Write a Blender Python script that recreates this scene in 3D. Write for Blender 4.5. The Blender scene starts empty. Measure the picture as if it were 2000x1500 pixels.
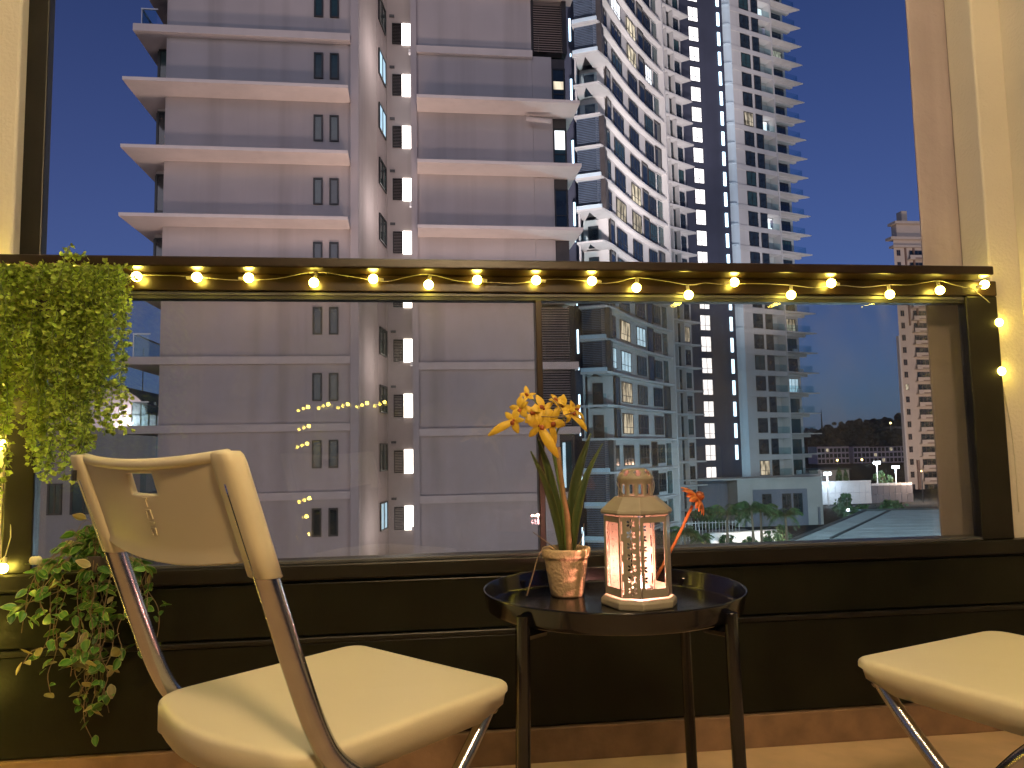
import bpy, bmesh, math, random
from mathutils import Vector, Matrix
R = math.radians
sc = bpy.context.scene
rng = random.Random(7)

# ------------------------------------------------------------------ camera
CAM = (0.0, 0.0, 0.765)
yaw, pitch, roll = R(7.0), R(5.0), R(1.05)
cam_data = bpy.data.cameras.new('camera')
cam = bpy.data.objects.new('camera', cam_data)
sc.collection.objects.link(cam)
fwd = Vector((math.sin(yaw) * math.cos(pitch), math.cos(yaw) * math.cos(pitch), math.sin(pitch)))
rt = Vector((math.cos(yaw), -math.sin(yaw), 0))
up = rt.cross(fwd)
rt2 = rt * math.cos(roll) - up * math.sin(roll)
up2 = up * math.cos(roll) + rt * math.sin(roll)
M = Matrix((rt2, up2, -fwd)).transposed().to_4x4()
M.translation = Vector(CAM)
cam.matrix_world = M
cam_data.sensor_width = 36.0
cam_data.lens = 36.0 * 1480 / 2000
cam_data.clip_start = 0.02
cam_data.clip_end = 6000
sc.camera = cam

# ------------------------------------------------------------------ sky, added fill sun, exposure
SUN_EL, SUN_AZ = R(4.0), R(200.0)
world = bpy.data.worlds.new('World')
sc.world = world
world.use_nodes = True
wn = world.node_tree
wn.nodes.clear()
w_out = wn.nodes.new('ShaderNodeOutputWorld')
w_bg = wn.nodes.new('ShaderNodeBackground')
w_sky = wn.nodes.new('ShaderNodeTexSky')
w_sky.sky_type = 'NISHITA'
w_sky.sun_disc = False
w_sky.sun_elevation = SUN_EL
w_sky.sun_rotation = SUN_AZ
w_sky.air_density = 1.0
w_sky.dust_density = 0.4
w_sky.ozone_density = 6.0
# colour of the late blue hour: a share of the blue also in the red channel, and the town's glow low on the sky all round
w_sep = wn.nodes.new('ShaderNodeSeparateColor')
wn.links.new(w_sky.outputs[0], w_sep.inputs[0])
w_comb = wn.nodes.new('ShaderNodeCombineColor')


def w_math(op, a, b):
    n = wn.nodes.new('ShaderNodeMath')
    n.operation = op
    for i, v in enumerate((a, b)):
        if isinstance(v, (int, float)):
            n.inputs[i].default_value = v
        else:
            wn.links.new(v, n.inputs[i])
    return n.outputs[0]


w_tc = wn.nodes.new('ShaderNodeTexCoord')
w_xyz = wn.nodes.new('ShaderNodeSeparateXYZ')
wn.links.new(w_tc.outputs['Generated'], w_xyz.inputs[0])
w_low = w_math('POWER', w_math('MAXIMUM', w_math('SUBTRACT', 1.0, w_math('ABSOLUTE', w_xyz.outputs['Z'], 0.0)), 0.0), 2.0)
SR, SG, SB = w_sep.outputs[0], w_sep.outputs[1], w_sep.outputs[2]
wn.links.new(w_math('ADD', w_math('ADD', w_math('MULTIPLY', SB, 0.055), w_math('MULTIPLY', SR, 0.3)), w_math('MULTIPLY', w_low, 0.86)), w_comb.inputs[0])
wn.links.new(w_math('ADD', w_math('MULTIPLY', SG, 0.86), w_math('MULTIPLY', w_low, 0.72)), w_comb.inputs[1])
wn.links.new(w_math('ADD', w_math('MULTIPLY', SB, 0.86), w_math('MULTIPLY', w_low, 1.95)), w_comb.inputs[2])
wn.links.new(w_comb.outputs[0], w_bg.inputs['Color'])
w_bg.inputs['Strength'].default_value = 0.090
wn.links.new(w_bg.outputs[0], w_out.inputs['Surface'])

sun_data = bpy.data.lights.new('fill_sun', 'SUN')
sun_data.energy = 0.50
sun_data.angle = R(40)
sun_data.color = (1.0, 0.88, 0.90)
sun = bpy.data.objects.new('fill_sun', sun_data)
sc.collection.objects.link(sun)
# added fill for the towers, travelling away from the camera and slightly down
sun.rotation_euler = Vector((0.25, 0.95, -0.12)).to_track_quat('-Z', 'Y').to_euler()

sc.view_settings.view_transform = 'Standard'
sc.view_settings.look = 'None'
sc.view_settings.gamma = 1.0
sc.view_settings.use_curve_mapping = False
sc.view_settings.exposure = 0.0
sc.render.engine = 'CYCLES'
sc.cycles.use_denoising = True
sc.cycles.max_bounces = 8
sc.cycles.diffuse_bounces = 3
sc.cycles.glossy_bounces = 4
sc.cycles.transparent_max_bounces = 24
sc.cycles.transmission_bounces = 4
sc.cycles.sample_clamp_indirect = 4.0
sc.cycles.caustics_reflective = False
sc.cycles.caustics_refractive = False

COL = sc.collection

# ------------------------------------------------------------------ materials
MATS = {}


def nodes_of(name):
    m = bpy.data.materials.new(name)
    m.use_nodes = True
    nt = m.node_tree
    b = nt.nodes.get('Principled BSDF')
    MATS[name] = m
    return m, nt, b


def mat(name, col, rough=0.6, metal=0.0, spec=0.5, var=0.12, scale=6.0, bump=0.0, bscale=40.0, coat=0.0, emit=None, estr=0.0,
        stains=0.0, coord='Object', trans=0.0):
    m, nt, b = nodes_of(name)
    N, L = nt.nodes, nt.links
    tc = N.new('ShaderNodeTexCoord')
    no = N.new('ShaderNodeTexNoise')
    no.inputs['Scale'].default_value = scale
    no.inputs['Detail'].default_value = 6.0
    L.new(tc.outputs[coord], no.inputs['Vector'])
    ramp = N.new('ShaderNodeValToRGB')
    c0 = tuple(max(0, c * (1 - var)) for c in col)
    c1 = tuple(min(1, c * (1 + var)) for c in col)
    ramp.color_ramp.elements[0].position = 0.3
    ramp.color_ramp.elements[0].color = (*c0, 1)
    ramp.color_ramp.elements[1].position = 0.7
    ramp.color_ramp.elements[1].color = (*c1, 1)
    L.new(no.outputs['Fac'], ramp.inputs['Fac'])
    last = ramp.outputs['Color']
    if stains > 0:
        mp = N.new('ShaderNodeMapping')
        mp.inputs['Scale'].default_value = (3.5, 3.5, 0.16)
        L.new(tc.outputs[coord], mp.inputs['Vector'])
        n2 = N.new('ShaderNodeTexNoise')
        n2.inputs['Scale'].default_value = scale * 0.7
        n2.inputs['Detail'].default_value = 4.0
        L.new(mp.outputs[0], n2.inputs['Vector'])
        r2 = N.new('ShaderNodeMapRange')
        r2.inputs['From Min'].default_value = 0.5
        r2.inputs['From Max'].default_value = 0.75
        r2.inputs['To Max'].default_value = stains
        L.new(n2.outputs['Fac'], r2.inputs['Value'])
        mx = N.new('ShaderNodeMix')
        mx.data_type = 'RGBA'
        L.new(r2.outputs[0], mx.inputs['Factor'])
        L.new(last, mx.inputs['A'])
        mx.inputs['B'].default_value = (col[0] * 0.45, col[1] * 0.42, col[2] * 0.38, 1)
        last = mx.outputs['Result']
    L.new(last, b.inputs['Base Color'])
    b.inputs['Metallic'].default_value = metal
    b.inputs['Specular IOR Level'].default_value = spec
    rr = N.new('ShaderNodeMapRange')
    rr.inputs['To Min'].default_value = max(0.02, rough * 0.85)
    rr.inputs['To Max'].default_value = min(1, rough * 1.15)
    L.new(no.outputs['Fac'], rr.inputs['Value'])
    L.new(rr.outputs[0], b.inputs['Roughness'])
    if coat:
        b.inputs['Coat Weight'].default_value = coat
        b.inputs['Coat Roughness'].default_value = 0.1
    if bump > 0:
        n3 = N.new('ShaderNodeTexNoise')
        n3.inputs['Scale'].default_value = bscale
        n3.inputs['Detail'].default_value = 5.0
        L.new(tc.outputs[coord], n3.inputs['Vector'])
        bp = N.new('ShaderNodeBump')
        bp.inputs['Strength'].default_value = bump
        bp.inputs['Distance'].default_value = 0.01
        L.new(n3.outputs['Fac'], bp.inputs['Height'])
        L.new(bp.outputs[0], b.inputs['Normal'])
    if emit:
        b.inputs['Emission Color'].default_value = (*emit, 1)
        b.inputs['Emission Strength'].default_value = estr
    if trans:
        b.inputs['Transmission Weight'].default_value = trans
    return m


def glass_mat(name, tint=(0.93, 0.94, 0.93), ior=1.5, rough=0.0, dust=0.0):
    m, nt, b = nodes_of(name)
    N, L = nt.nodes, nt.links
    N.remove(b)
    out = N.get('Material Output')
    tr = N.new('ShaderNodeBsdfTransparent')
    tr.inputs['Color'].default_value = (*tint, 1)
    gl = N.new('ShaderNodeBsdfGlossy')
    gl.inputs['Roughness'].default_value = rough
    lw = N.new('ShaderNodeLayerWeight')          # Schlick's reflectance, the same from both sides of the thin sheet
    lw.inputs['Blend'].default_value = 0.5
    pw = N.new('ShaderNodeMath')
    pw.operation = 'POWER'
    pw.inputs[1].default_value = 5.0
    L.new(lw.outputs['Facing'], pw.inputs[0])
    f0 = ((ior - 1) / (ior + 1)) ** 2
    fr = N.new('ShaderNodeMapRange')
    fr.inputs['To Min'].default_value = f0
    fr.inputs['To Max'].default_value = 1.0
    L.new(pw.outputs[0], fr.inputs['Value'])
    mx = N.new('ShaderNodeMixShader')
    L.new(fr.outputs[0], mx.inputs[0])
    L.new(tr.outputs[0], mx.inputs[1])
    L.new(gl.outputs[0], mx.inputs[2])
    last = mx.outputs[0]
    if dust > 0:                                   # smears and dust lying on the pane
        tc = N.new('ShaderNodeTexCoord')
        mp = N.new('ShaderNodeMapping')
        mp.inputs['Scale'].default_value = (5.0, 1.0, 2.2)
        mp.inputs['Rotation'].default_value = (0, R(24), 0)
        L.new(tc.outputs['Object'], mp.inputs['Vector'])
        n1 = N.new('ShaderNodeTexNoise')
        n1.inputs['Scale'].default_value = 2.2
        n1.inputs['Detail'].default_value = 8.0
        n1.inputs['Roughness'].default_value = 0.65
        L.new(mp.outputs[0], n1.inputs['Vector'])
        r1 = N.new('ShaderNodeMapRange')
        r1.inputs['From Min'].default_value = 0.42
        r1.inputs['From Max'].default_value = 0.80
        r1.inputs['To Max'].default_value = dust
        L.new(n1.outputs['Fac'], r1.inputs['Value'])
        df = N.new('ShaderNodeBsdfDiffuse')
        df.inputs['Color'].default_value = (0.6, 0.58, 0.55, 1)
        m2 = N.new('ShaderNodeMixShader')
        L.new(r1.outputs[0], m2.inputs[0])
        L.new(last, m2.inputs[1])
        L.new(df.outputs[0], m2.inputs[2])
        last = m2.outputs[0]
    L.new(last, out.inputs['Surface'])
    return m


def emit_mat(name, col, strength, curtain=0.0, cscale=3.0):
    m, nt, b = nodes_of(name)
    N, L = nt.nodes, nt.links
    N.remove(b)
    out = N.get('Material Output')
    em = N.new('ShaderNodeEmission')
    em.inputs['Color'].default_value = (*col, 1)
    em.inputs['Strength'].default_value = strength
    if curtain > 0:
        tc = N.new('ShaderNodeTexCoord')
        mp = N.new('ShaderNodeMapping')
        mp.inputs['Scale'].default_value = (cscale, cscale, 0.25 * cscale)
        oi = N.new('ShaderNodeObjectInfo')
        ad = N.new('ShaderNodeVectorMath')
        ad.operation = 'ADD'
        L.new(tc.outputs['Object'], mp.inputs['Vector'])
        L.new(mp.outputs[0], ad.inputs[0])
        L.new(oi.outputs['Location'], ad.inputs[1])
        no = N.new('ShaderNodeTexNoise')
        no.inputs['Scale'].default_value = 1.0
        no.inputs['Detail'].default_value = 2.0
        L.new(ad.outputs[0], no.inputs['Vector'])
        r = N.new('ShaderNodeMapRange')
        r.inputs['From Min'].default_value = 0.35
        r.inputs['From Max'].default_value = 0.6
        r.inputs['To Min'].default_value = strength * (1 - curtain)
        r.inputs['To Max'].default_value = strength
        L.new(no.outputs['Fac'], r.inputs['Value'])
        L.new(r.outputs[0], em.inputs['Strength'])
    L.new(em.outputs[0], out.inputs['Surface'])
    return m


def leaf_mat(name, c_in, c_edge, rough=0.45, transl=0.35, hue=0.12):
    """leaf with a paler rim stored in the colour attribute 'rim' (pigment of the leaf)"""
    m, nt, b = nodes_of(name)
    N, L = nt.nodes, nt.links
    out = N.get('Material Output')
    at = N.new('ShaderNodeAttribute')
    at.attribute_name = 'rim'
    mx = N.new('ShaderNodeMix')
    mx.data_type = 'RGBA'
    L.new(at.outputs['Fac'], mx.inputs['Factor'])
    mx.inputs['A'].default_value = (*c_in, 1)
    mx.inputs['B'].default_value = (*c_edge, 1)
    geo = N.new('ShaderNodeNewGeometry')
    oi = N.new('ShaderNodeObjectInfo')
    sm = N.new('ShaderNodeMath')
    sm.operation = 'ADD'
    L.new(geo.outputs['Random Per Island'], sm.inputs[0])
    L.new(oi.outputs['Random'], sm.inputs[1])
    fr = N.new('ShaderNodeMath')
    fr.operation = 'FRACT'
    L.new(sm.outputs[0], fr.inputs[0])
    mr = N.new('ShaderNodeMapRange')
    mr.inputs['To Min'].default_value = 1 - hue * 3
    mr.inputs['To Max'].default_value = 1 + hue * 2.4
    L.new(fr.outputs[0], mr.inputs['Value'])
    hs = N.new('ShaderNodeHueSaturation')
    L.new(mr.outputs[0], hs.inputs['Value'])
    L.new(mx.outputs['Result'], hs.inputs['Color'])
    L.new(hs.outputs['Color'], b.inputs['Base Color'])
    b.inputs['Roughness'].default_value = rough
    tl = N.new('ShaderNodeBsdfTranslucent')
    L.new(hs.outputs['Color'], tl.inputs['Color'])
    ms = N.new('ShaderNodeMixShader')
    ms.inputs[0].default_value = transl
    L.new(b.outputs[0], ms.inputs[1])
    L.new(tl.outputs[0], ms.inputs[2])
    L.new(ms.outputs[0], out.inputs['Surface'])
    return m


# balcony
mat('cream_paint', (0.66, 0.60, 0.52), 0.7, var=0.06, scale=3, bump=0.25, bscale=120)
mat('facade_paint', (0.20, 0.18, 0.16), 0.8, var=0.08)
mat('ceiling_paint', (0.7, 0.68, 0.64), 0.8, var=0.04)
mat('dark_aluminium', (0.009, 0.008, 0.006), 0.36, metal=0.0, spec=0.3, var=0.25, scale=14, bump=0.05, bscale=200)
mat('rail_brown', (0.020, 0.011, 0.0055), 0.32, spec=0.4, var=0.2, scale=5, bump=0.04, bscale=160)
mat('black_panel', (0.0085, 0.009, 0.0052), 0.30, spec=0.18, var=0.3, scale=9, bump=0.05, bscale=120, stains=0.5)
mat('grey_gasket', (0.075, 0.075, 0.08), 0.4, var=0.1)
mat('black_rubber', (0.012, 0.012, 0.012), 0.6)
mat('floor_tile', (0.60, 0.41, 0.26), 0.42, var=0.16, scale=7, bump=0.05, bscale=60, stains=0.15)
mat('skirting_tile', (0.22, 0.13, 0.075), 0.5, var=0.25, scale=16, bump=0.1, bscale=80)
mat('concrete_column', (0.44, 0.37, 0.40), 0.85, var=0.10, scale=4, bump=0.5, bscale=30, stains=0.35)  # pink of the outdoor light put into the concrete's colour
glass_mat('balcony_glass', (0.940, 0.937, 0.925), 1.52, 0.0, 0.035)
glass_mat('lantern_glass', (0.97, 0.97, 0.96), 1.5)
mat('white_plastic', (0.80, 0.70, 0.47), 0.42, spec=0.45, var=0.025, scale=4, bump=0.03, bscale=400)
mat('chrome_tube', (0.62, 0.60, 0.58), 0.22, metal=1.0, var=0.08, scale=30, bump=0.02, bscale=200)
mat('black_metal', (0.004, 0.004, 0.005), 0.16, spec=0.4, var=0.2, scale=20, coat=0.1)
mat('lantern_paint', (0.30, 0.255, 0.19), 0.5, var=0.06, scale=60, bump=0.05, bscale=300)
mat('terracotta', (0.60, 0.42, 0.25), 0.8, var=0.22, scale=50, bump=0.35, bscale=160, stains=0.0)
mat('soil', (0.05, 0.03, 0.02), 0.95, var=0.5, scale=120, bump=1.0, bscale=200)
mat('stem_brown', (0.33, 0.19, 0.09), 0.5, var=0.25, scale=60)
mat('stem_green', (0.16, 0.22, 0.06), 0.5, var=0.25, scale=60)
mat('dry_twig', (0.22, 0.15, 0.09), 0.7, var=0.3, scale=80)
mat('copper_wire', (0.55, 0.30, 0.20), 0.3, metal=0.9, var=0.1)
mat('orange_petal', (0.62, 0.17, 0.035), 0.5, var=0.18, scale=80)
mat('yellow_petal', (0.72, 0.45, 0.035), 0.5, var=0.22, scale=70)
mat('petal_throat', (0.35, 0.08, 0.02), 0.5, var=0.3, scale=90)
mat('cream_flower', (0.8, 0.74, 0.5), 0.5, var=0.1, scale=60)
mat('wax', (0.8, 0.7, 0.62), 0.4, var=0.03)
mat('tin', (0.6, 0.58, 0.56), 0.3, metal=1.0, var=0.05)
mat('wire_plastic', (0.60, 0.56, 0.45), 0.35, var=0.08)
leaf_mat('orchid_leaf', (0.045, 0.075, 0.02), (0.10, 0.11, 0.03), 0.35, 0.10)
leaf_mat('trailing_leaf', (0.27, 0.48, 0.040), (0.56, 0.62, 0.12), 0.5, 0.42, 0.2)
leaf_mat('variegated_leaf', (0.035, 0.17, 0.018), (0.40, 0.46, 0.14), 0.4, 0.22, 0.14)
leaf_mat('pale_leaf', (0.30, 0.26, 0.10), (0.58, 0.50, 0.28), 0.45, 0.22, 0.12)
leaf_mat('palm_leaf', (0.08, 0.17, 0.06), (0.09, 0.18, 0.07), 0.5, 0.3, 0.2)
leaf_mat('tree_leaf', (0.06, 0.12, 0.045), (0.07, 0.13, 0.05), 0.6, 0.2, 0.2)
emit_mat('bulb_glow', (1.0, 0.76, 0.10), 66.0)
emit_mat('flame_glow', (1.0, 0.50, 0.55), 70.0)
emit_mat('pendant_glow', (1.0, 0.70, 0.38), 370.0)
emit_mat('ceiling_lamp_glow', (1.0, 0.83, 0.46), 118.0)
# far things
mat('tower_paint', (0.53, 0.47, 0.455), 0.75, var=0.08, scale=0.35, stains=0.42, bump=0.1, bscale=6)
mat('tower_slab', (0.68, 0.60, 0.56), 0.75, var=0.05, scale=0.8, stains=0.08)
mat('tower_slab_uplit', (0.84, 0.74, 0.68), 0.75, var=0.05, scale=0.8, stains=0.1)  # lighter slab copy, warm light from below put into the colour
mat('curved_paint', (0.50, 0.485, 0.485), 0.75, var=0.06, scale=0.3, stains=0.2)
mat('pilaster_paint', (0.50, 0.60, 0.68), 0.7, var=0.05, scale=0.4, stains=0.08)
mat('core_paint', (0.040, 0.045, 0.075), 0.8, var=0.12, scale=0.4, stains=0.15)
mat('dark_cladding', (0.055, 0.046, 0.046), 0.5, var=0.25, scale=1.5)
mat('window_frame', (0.02, 0.02, 0.022), 0.4, var=0.1)
mat('dark_pane', (0.018, 0.028, 0.036), 0.08, spec=0.7, var=0.6, scale=1.2)
mat('teal_pane', (0.03, 0.065, 0.068), 0.12, spec=0.7, var=0.4, scale=1.2)
glass_mat('rail_glass', (0.82, 0.92, 0.94), 1.5)
mat('louvre_metal', (0.40, 0.34, 0.33), 0.5, var=0.1, scale=3)
mat('louvre_dark', (0.02, 0.018, 0.02), 0.5, var=0.2)
mat('blue_louvre', (0.10, 0.13, 0.19), 0.45, var=0.2, scale=2)
mat('metal_rail', (0.5, 0.5, 0.52), 0.35, metal=0.6)
emit_mat('lit_white', (0.92, 0.95, 1.0), 1.8, 0.25, 2.5)
emit_mat('lit_corridor', (1.0, 0.93, 0.86), 7.0, 0.1, 2.0)
emit_mat('lit_dim', (1.0, 0.86, 0.66), 0.6, 0.9, 3.0)
emit_mat('lit_core', (1.0, 0.95, 0.97), 2.2, 0.25, 1.6)
emit_mat('lit_warm', (1.0, 0.86, 0.64), 1.1, 0.85, 2.6)
emit_mat('lit_cool', (0.55, 0.80, 1.0), 1.3, 0.35, 2.6)
emit_mat('led_strip', (0.55, 0.80, 1.0), 5.0)
emit_mat('lamp_cool', (0.75, 0.88, 1.0), 40.0)
emit_mat('lamp_warm', (1.0, 0.70, 0.25), 12.0)
mat('podium_paint', (0.36, 0.35, 0.335), 0.8, var=0.08, scale=0.4, stains=0.2)
mat('podium_dark', (0.14, 0.15, 0.19), 0.8, var=0.12, scale=0.4)
mat('roof_sheet', (0.30, 0.34, 0.36), 0.6, var=0.16, scale=0.6, stains=0.2)
mat('roof_edge', (0.035, 0.045, 0.05), 0.6)
mat('far_tower_paint', (0.62, 0.50, 0.42), 0.8, var=0.06, scale=0.3, stains=0.1)
mat('far_brown', (0.24, 0.15, 0.12), 0.8, var=0.1)
mat('house_paint', (0.55, 0.47, 0.56), 0.8, var=0.06, scale=0.4)
mat('house_roof', (0.10, 0.08, 0.09), 0.8)
mat('screen_panel', (0.70, 0.74, 0.80), 0.6, var=0.10, scale=0.4)
mat('white_metal', (0.75, 0.76, 0.78), 0.4)
mat('ground_soil', (0.045, 0.05, 0.055), 0.95, spec=0.0, var=0.3, scale=0.05, bump=0.2, bscale=0.5)
mat('hill_soil', (0.02, 0.03, 0.04), 0.95, spec=0.0, var=0.3, scale=0.02)
mat('forest_leaf', (0.02, 0.03, 0.045), 0.95, spec=0.0, var=0.5, scale=0.3)
mat('bark', (0.16, 0.12, 0.08), 0.9, var=0.3, scale=5, bump=0.4, bscale=20)
mat('paving', (0.30, 0.28, 0.27), 0.8, var=0.15, scale=0.6)
mat('vault_paint', (0.72, 0.66, 0.68), 0.7, var=0.05)
mat('vault_roof', (0.07, 0.07, 0.08), 0.5, var=0.2)


# ------------------------------------------------------------------ mesh helpers
class MB:
    def __init__(s):
        s.v, s.f, s.mi = [], [], []

    def add(s, vs, fs, m=0):
        o = len(s.v)
        s.v += [tuple(p) for p in vs]
        s.f += [tuple(i + o for i in f) for f in fs]
        s.mi += [m] * len(fs)
        return s

    def box(s, x0, x1, y0, y1, z0, z1, m=0):
        return s.add([(x0, y0, z0), (x1, y0, z0), (x1, y1, z0), (x0, y1, z0), (x0, y0, z1), (x1, y0, z1), (x1, y1, z1), (x0, y1, z1)],
                     [(0, 3, 2, 1), (4, 5, 6, 7), (0, 1, 5, 4), (1, 2, 6, 5), (2, 3, 7, 6), (3, 0, 4, 7)], m)

    def prism(s, poly, z0, z1, m=0):
        n = len(poly)
        vs = [(x, y, z0) for x, y in poly] + [(x, y, z1) for x, y in poly]
        fs = [tuple(range(n - 1, -1, -1)), tuple(range(n, 2 * n))] + [(i, (i + 1) % n, n + (i + 1) % n, n + i) for i in range(n)]
        return s.add(vs, fs, m)

    def strip(s, pts, z0, z1, thick, m=0):
        """a wall along a polyline; THICK is measured to the left of its direction"""
        n = len(pts)
        ins = []
        for i in range(n):
            a = Vector(pts[max(0, i - 1)])
            b = Vector(pts[min(n - 1, i + 1)])
            d = (b - a).normalized()
            ins.append((pts[i][0] - d.y * thick, pts[i][1] + d.x * thick))
        for i in range(n - 1):
            s.prism([pts[i], pts[i + 1], ins[i + 1], ins[i]], z0, z1, m)
        return s

    def tube(s, pts, r, n=8, m=0, caps=True):
        pts = [Vector(p) for p in pts]
        k = len(pts)
        rs = r if isinstance(r, (list, tuple)) else [r] * k
        t0 = (pts[1] - pts[0]).normalized()
        ref = Vector((0, 0, 1)) if abs(t0.z) < 0.9 else Vector((1, 0, 0))
        u = t0.cross(ref).normalized()
        vs, fs = [], []
        for i in range(k):
            t = (pts[min(k - 1, i + 1)] - pts[max(0, i - 1)]).normalized()
            u = (u - t * u.dot(t)).normalized()
            w = t.cross(u)
            for j in range(n):
                a = 2 * math.pi * j / n
                vs.append(pts[i] + (u * math.cos(a) + w * math.sin(a)) * rs[i])
        for i in range(k - 1):
            for j in range(n):
                fs.append((i * n + j, i * n + (j + 1) % n, (i + 1) * n + (j + 1) % n, (i + 1) * n + j))
        if caps:
            fs.append(tuple(range(n - 1, -1, -1)))
            fs.append(tuple((k - 1) * n + j for j in range(n)))
        return s.add(vs, fs, m)

    def lathe(s, prof, n=24, c=(0, 0, 0), m=0, ph=0.0, close=False):
        vs, fs = [], []
        k = len(prof)
        for r, z in prof:
            for j in range(n):
                a = 2 * math.pi * j / n + ph
                vs.append((c[0] + r * math.cos(a), c[1] + r * math.sin(a), c[2] + z))
        for i in range(k - 1):
            for j in range(n):
                fs.append((i * n + j, i * n + (j + 1) % n, (i + 1) * n + (j + 1) % n, (i + 1) * n + j))
        if close:
            fs.append(tuple(range(n - 1, -1, -1)))
            fs.append(tuple((k - 1) * n + j for j in range(n)))
        return s.add(vs, fs, m)

    def ball(s, c, r, n=10, k=6, m=0, sz=1.0):
        prof = [(max(1e-4, r * math.sin(math.pi * i / k)), -r * sz * math.cos(math.pi * i / k)) for i in range(k + 1)]
        return s.lathe(prof, n, c, m)

    def mesh(s, name, mats, origin=(0, 0, 0), smooth=False):
        me = bpy.data.meshes.new(name)
        ox, oy, oz = origin
        me.from_pydata([(x - ox, y - oy, z - oz) for x, y, z in s.v], [], s.f)
        mats = mats if isinstance(mats, (list, tuple)) else [mats]
        for mm in mats:
            me.materials.append(MATS[mm])
        if len(mats) > 1:
            me.polygons.foreach_set('material_index', s.mi)
        if smooth:
            me.polygons.foreach_set('use_smooth', [True] * len(me.polygons))
        me.update()
        return me

    def build(s, name, mats, parent=None, smooth=False, local=False, bevel=0.0):
        """linked as ONE object; unless LOCAL the coordinates are of the world and the parent is unrotated"""
        org = (0, 0, 0)
        if parent is not None and not local:
            q = parent
            org = Vector((0, 0, 0))
            while q is not None:
                org += q.location
                q = q.parent
        o = bpy.data.objects.new(name, s.mesh(name, mats, org, smooth))
        COL.objects.link(o)
        if parent is not None:
            o.parent = parent
        if bevel:
            bv = o.modifiers.new('soft_edge', 'BEVEL')
            bv.width = bevel
            bv.segments = 2
            bv.limit_method = 'ANGLE'
        return o


def inst(name, me, parent, loc=(0, 0, 0), rz=0.0, rot=None, scale=None):
    o = bpy.data.objects.new(name, me)
    COL.objects.link(o)
    o.parent = parent
    o.location = loc
    if rot is not None:
        o.rotation_euler = rot
    else:
        o.rotation_euler = (0, 0, rz)
    if scale is not None:
        o.scale = scale
    return o


def tag(o, label=None, cat=None, group=None, kind=None):
    if label:
        o['label'] = label
    if cat:
        o['category'] = cat
    if group:
        o['group'] = group
    if kind:
        o['kind'] = kind
    return o


def thing(name, label, cat, loc=(0, 0, 0), rz=0.0, group=None):
    o = bpy.data.objects.new(name, None)
    o.empty_display_size = 0.1
    COL.objects.link(o)
    o.location = loc
    o.rotation_euler = (0, 0, rz)
    return tag(o, label, cat, group)


def struct(name, mb, m, **kw):
    return tag(mb.build(name, m, **kw), kind='structure')


def lamp(name, parent, loc, power, col, radius=0.3, kind='POINT', aim=None, size=60):
    d = bpy.data.lights.new(name, kind)
    d.energy = power
    d.color = col
    d.shadow_soft_size = radius
    if kind == 'SPOT':
        d.spot_size = R(size)
        d.spot_blend = 0.6
    o = bpy.data.objects.new(name, d)
    COL.objects.link(o)
    if parent is not None:
        o.parent = parent
    o.location = loc
    if aim is not None:
        o.rotation_euler = Vector(aim).to_track_quat('-Z', 'Y').to_euler()
    return o


class Frame:
    """a vertical facade plane from P0 to P1; s runs along it, o out of it towards the balcony"""
    def __init__(s, p0, p1):
        s.p0 = Vector(p0)
        s.d = (Vector(p1) - s.p0)
        s.len = s.d.length
        s.d.normalize()
        s.n = Vector((s.d.y, -s.d.x))
        s.ang = math.atan2(s.d.y, s.d.x)

    def pt(s, a, o=0.0):
        p = s.p0 + s.d * a + s.n * o
        return (p.x, p.y)

    def box(s, mb, a0, a1, o0, o1, z0, z1, m=0):
        mb.prism([s.pt(a0, o1), s.pt(a1, o1), s.pt(a1, o0), s.pt(a0, o0)], z0, z1, m)


_wm = {}


def window_meshes(w, h, cols=2, rows=2, fr=0.07, depth=0.08):
    """frame with bars, and a pane; local x along the wall, -y outwards, z up from the sill"""
    key = (round(w, 2), round(h, 2), cols, rows)
    if key in _wm:
        return _wm[key]
    f = MB()
    f.box(-w / 2, -w / 2 + fr, -depth, 0, 0, h)
    f.box(w / 2 - fr, w / 2, -depth, 0, 0, h)
    f.box(-w / 2 + fr, w / 2 - fr, -depth, 0, 0, fr)
    f.box(-w / 2 + fr, w / 2 - fr, -depth, 0, h - fr, h)
    for i in range(1, cols):
        x = -w / 2 + w * i / cols
        f.box(x - fr * .4, x + fr * .4, -depth * .9, 0, fr, h - fr)
    for j in range(1, rows):
        z = h * (0.33 if rows == 2 else j / rows)
        f.box(-w / 2 + fr, w / 2 - fr, -depth * .8, 0, z - fr * .35, z + fr * .35)
    p = MB().box(-w / 2 + fr * .5, w / 2 - fr * .5, -depth * .45, -0.01, fr * .5, h - fr * .5)
    _wm[key] = (f, p, {})
    return _wm[key]


def window(parent, loc, ang, w, h, cols=2, rows=2, pane='dark_pane', name='window', frame_mat='window_frame'):
    f, p, cache = window_meshes(w, h, cols, rows)
    if ('f', frame_mat) not in cache:
        cache[('f', frame_mat)] = f.mesh('window', frame_mat)
    if pane not in cache:
        cache[pane] = p.mesh('pane', pane)
    l = Vector(loc) - parent.location
    o = inst(name, cache[('f', frame_mat)], parent, l, ang)
    inst('pane', cache[pane], o)
    return o

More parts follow.
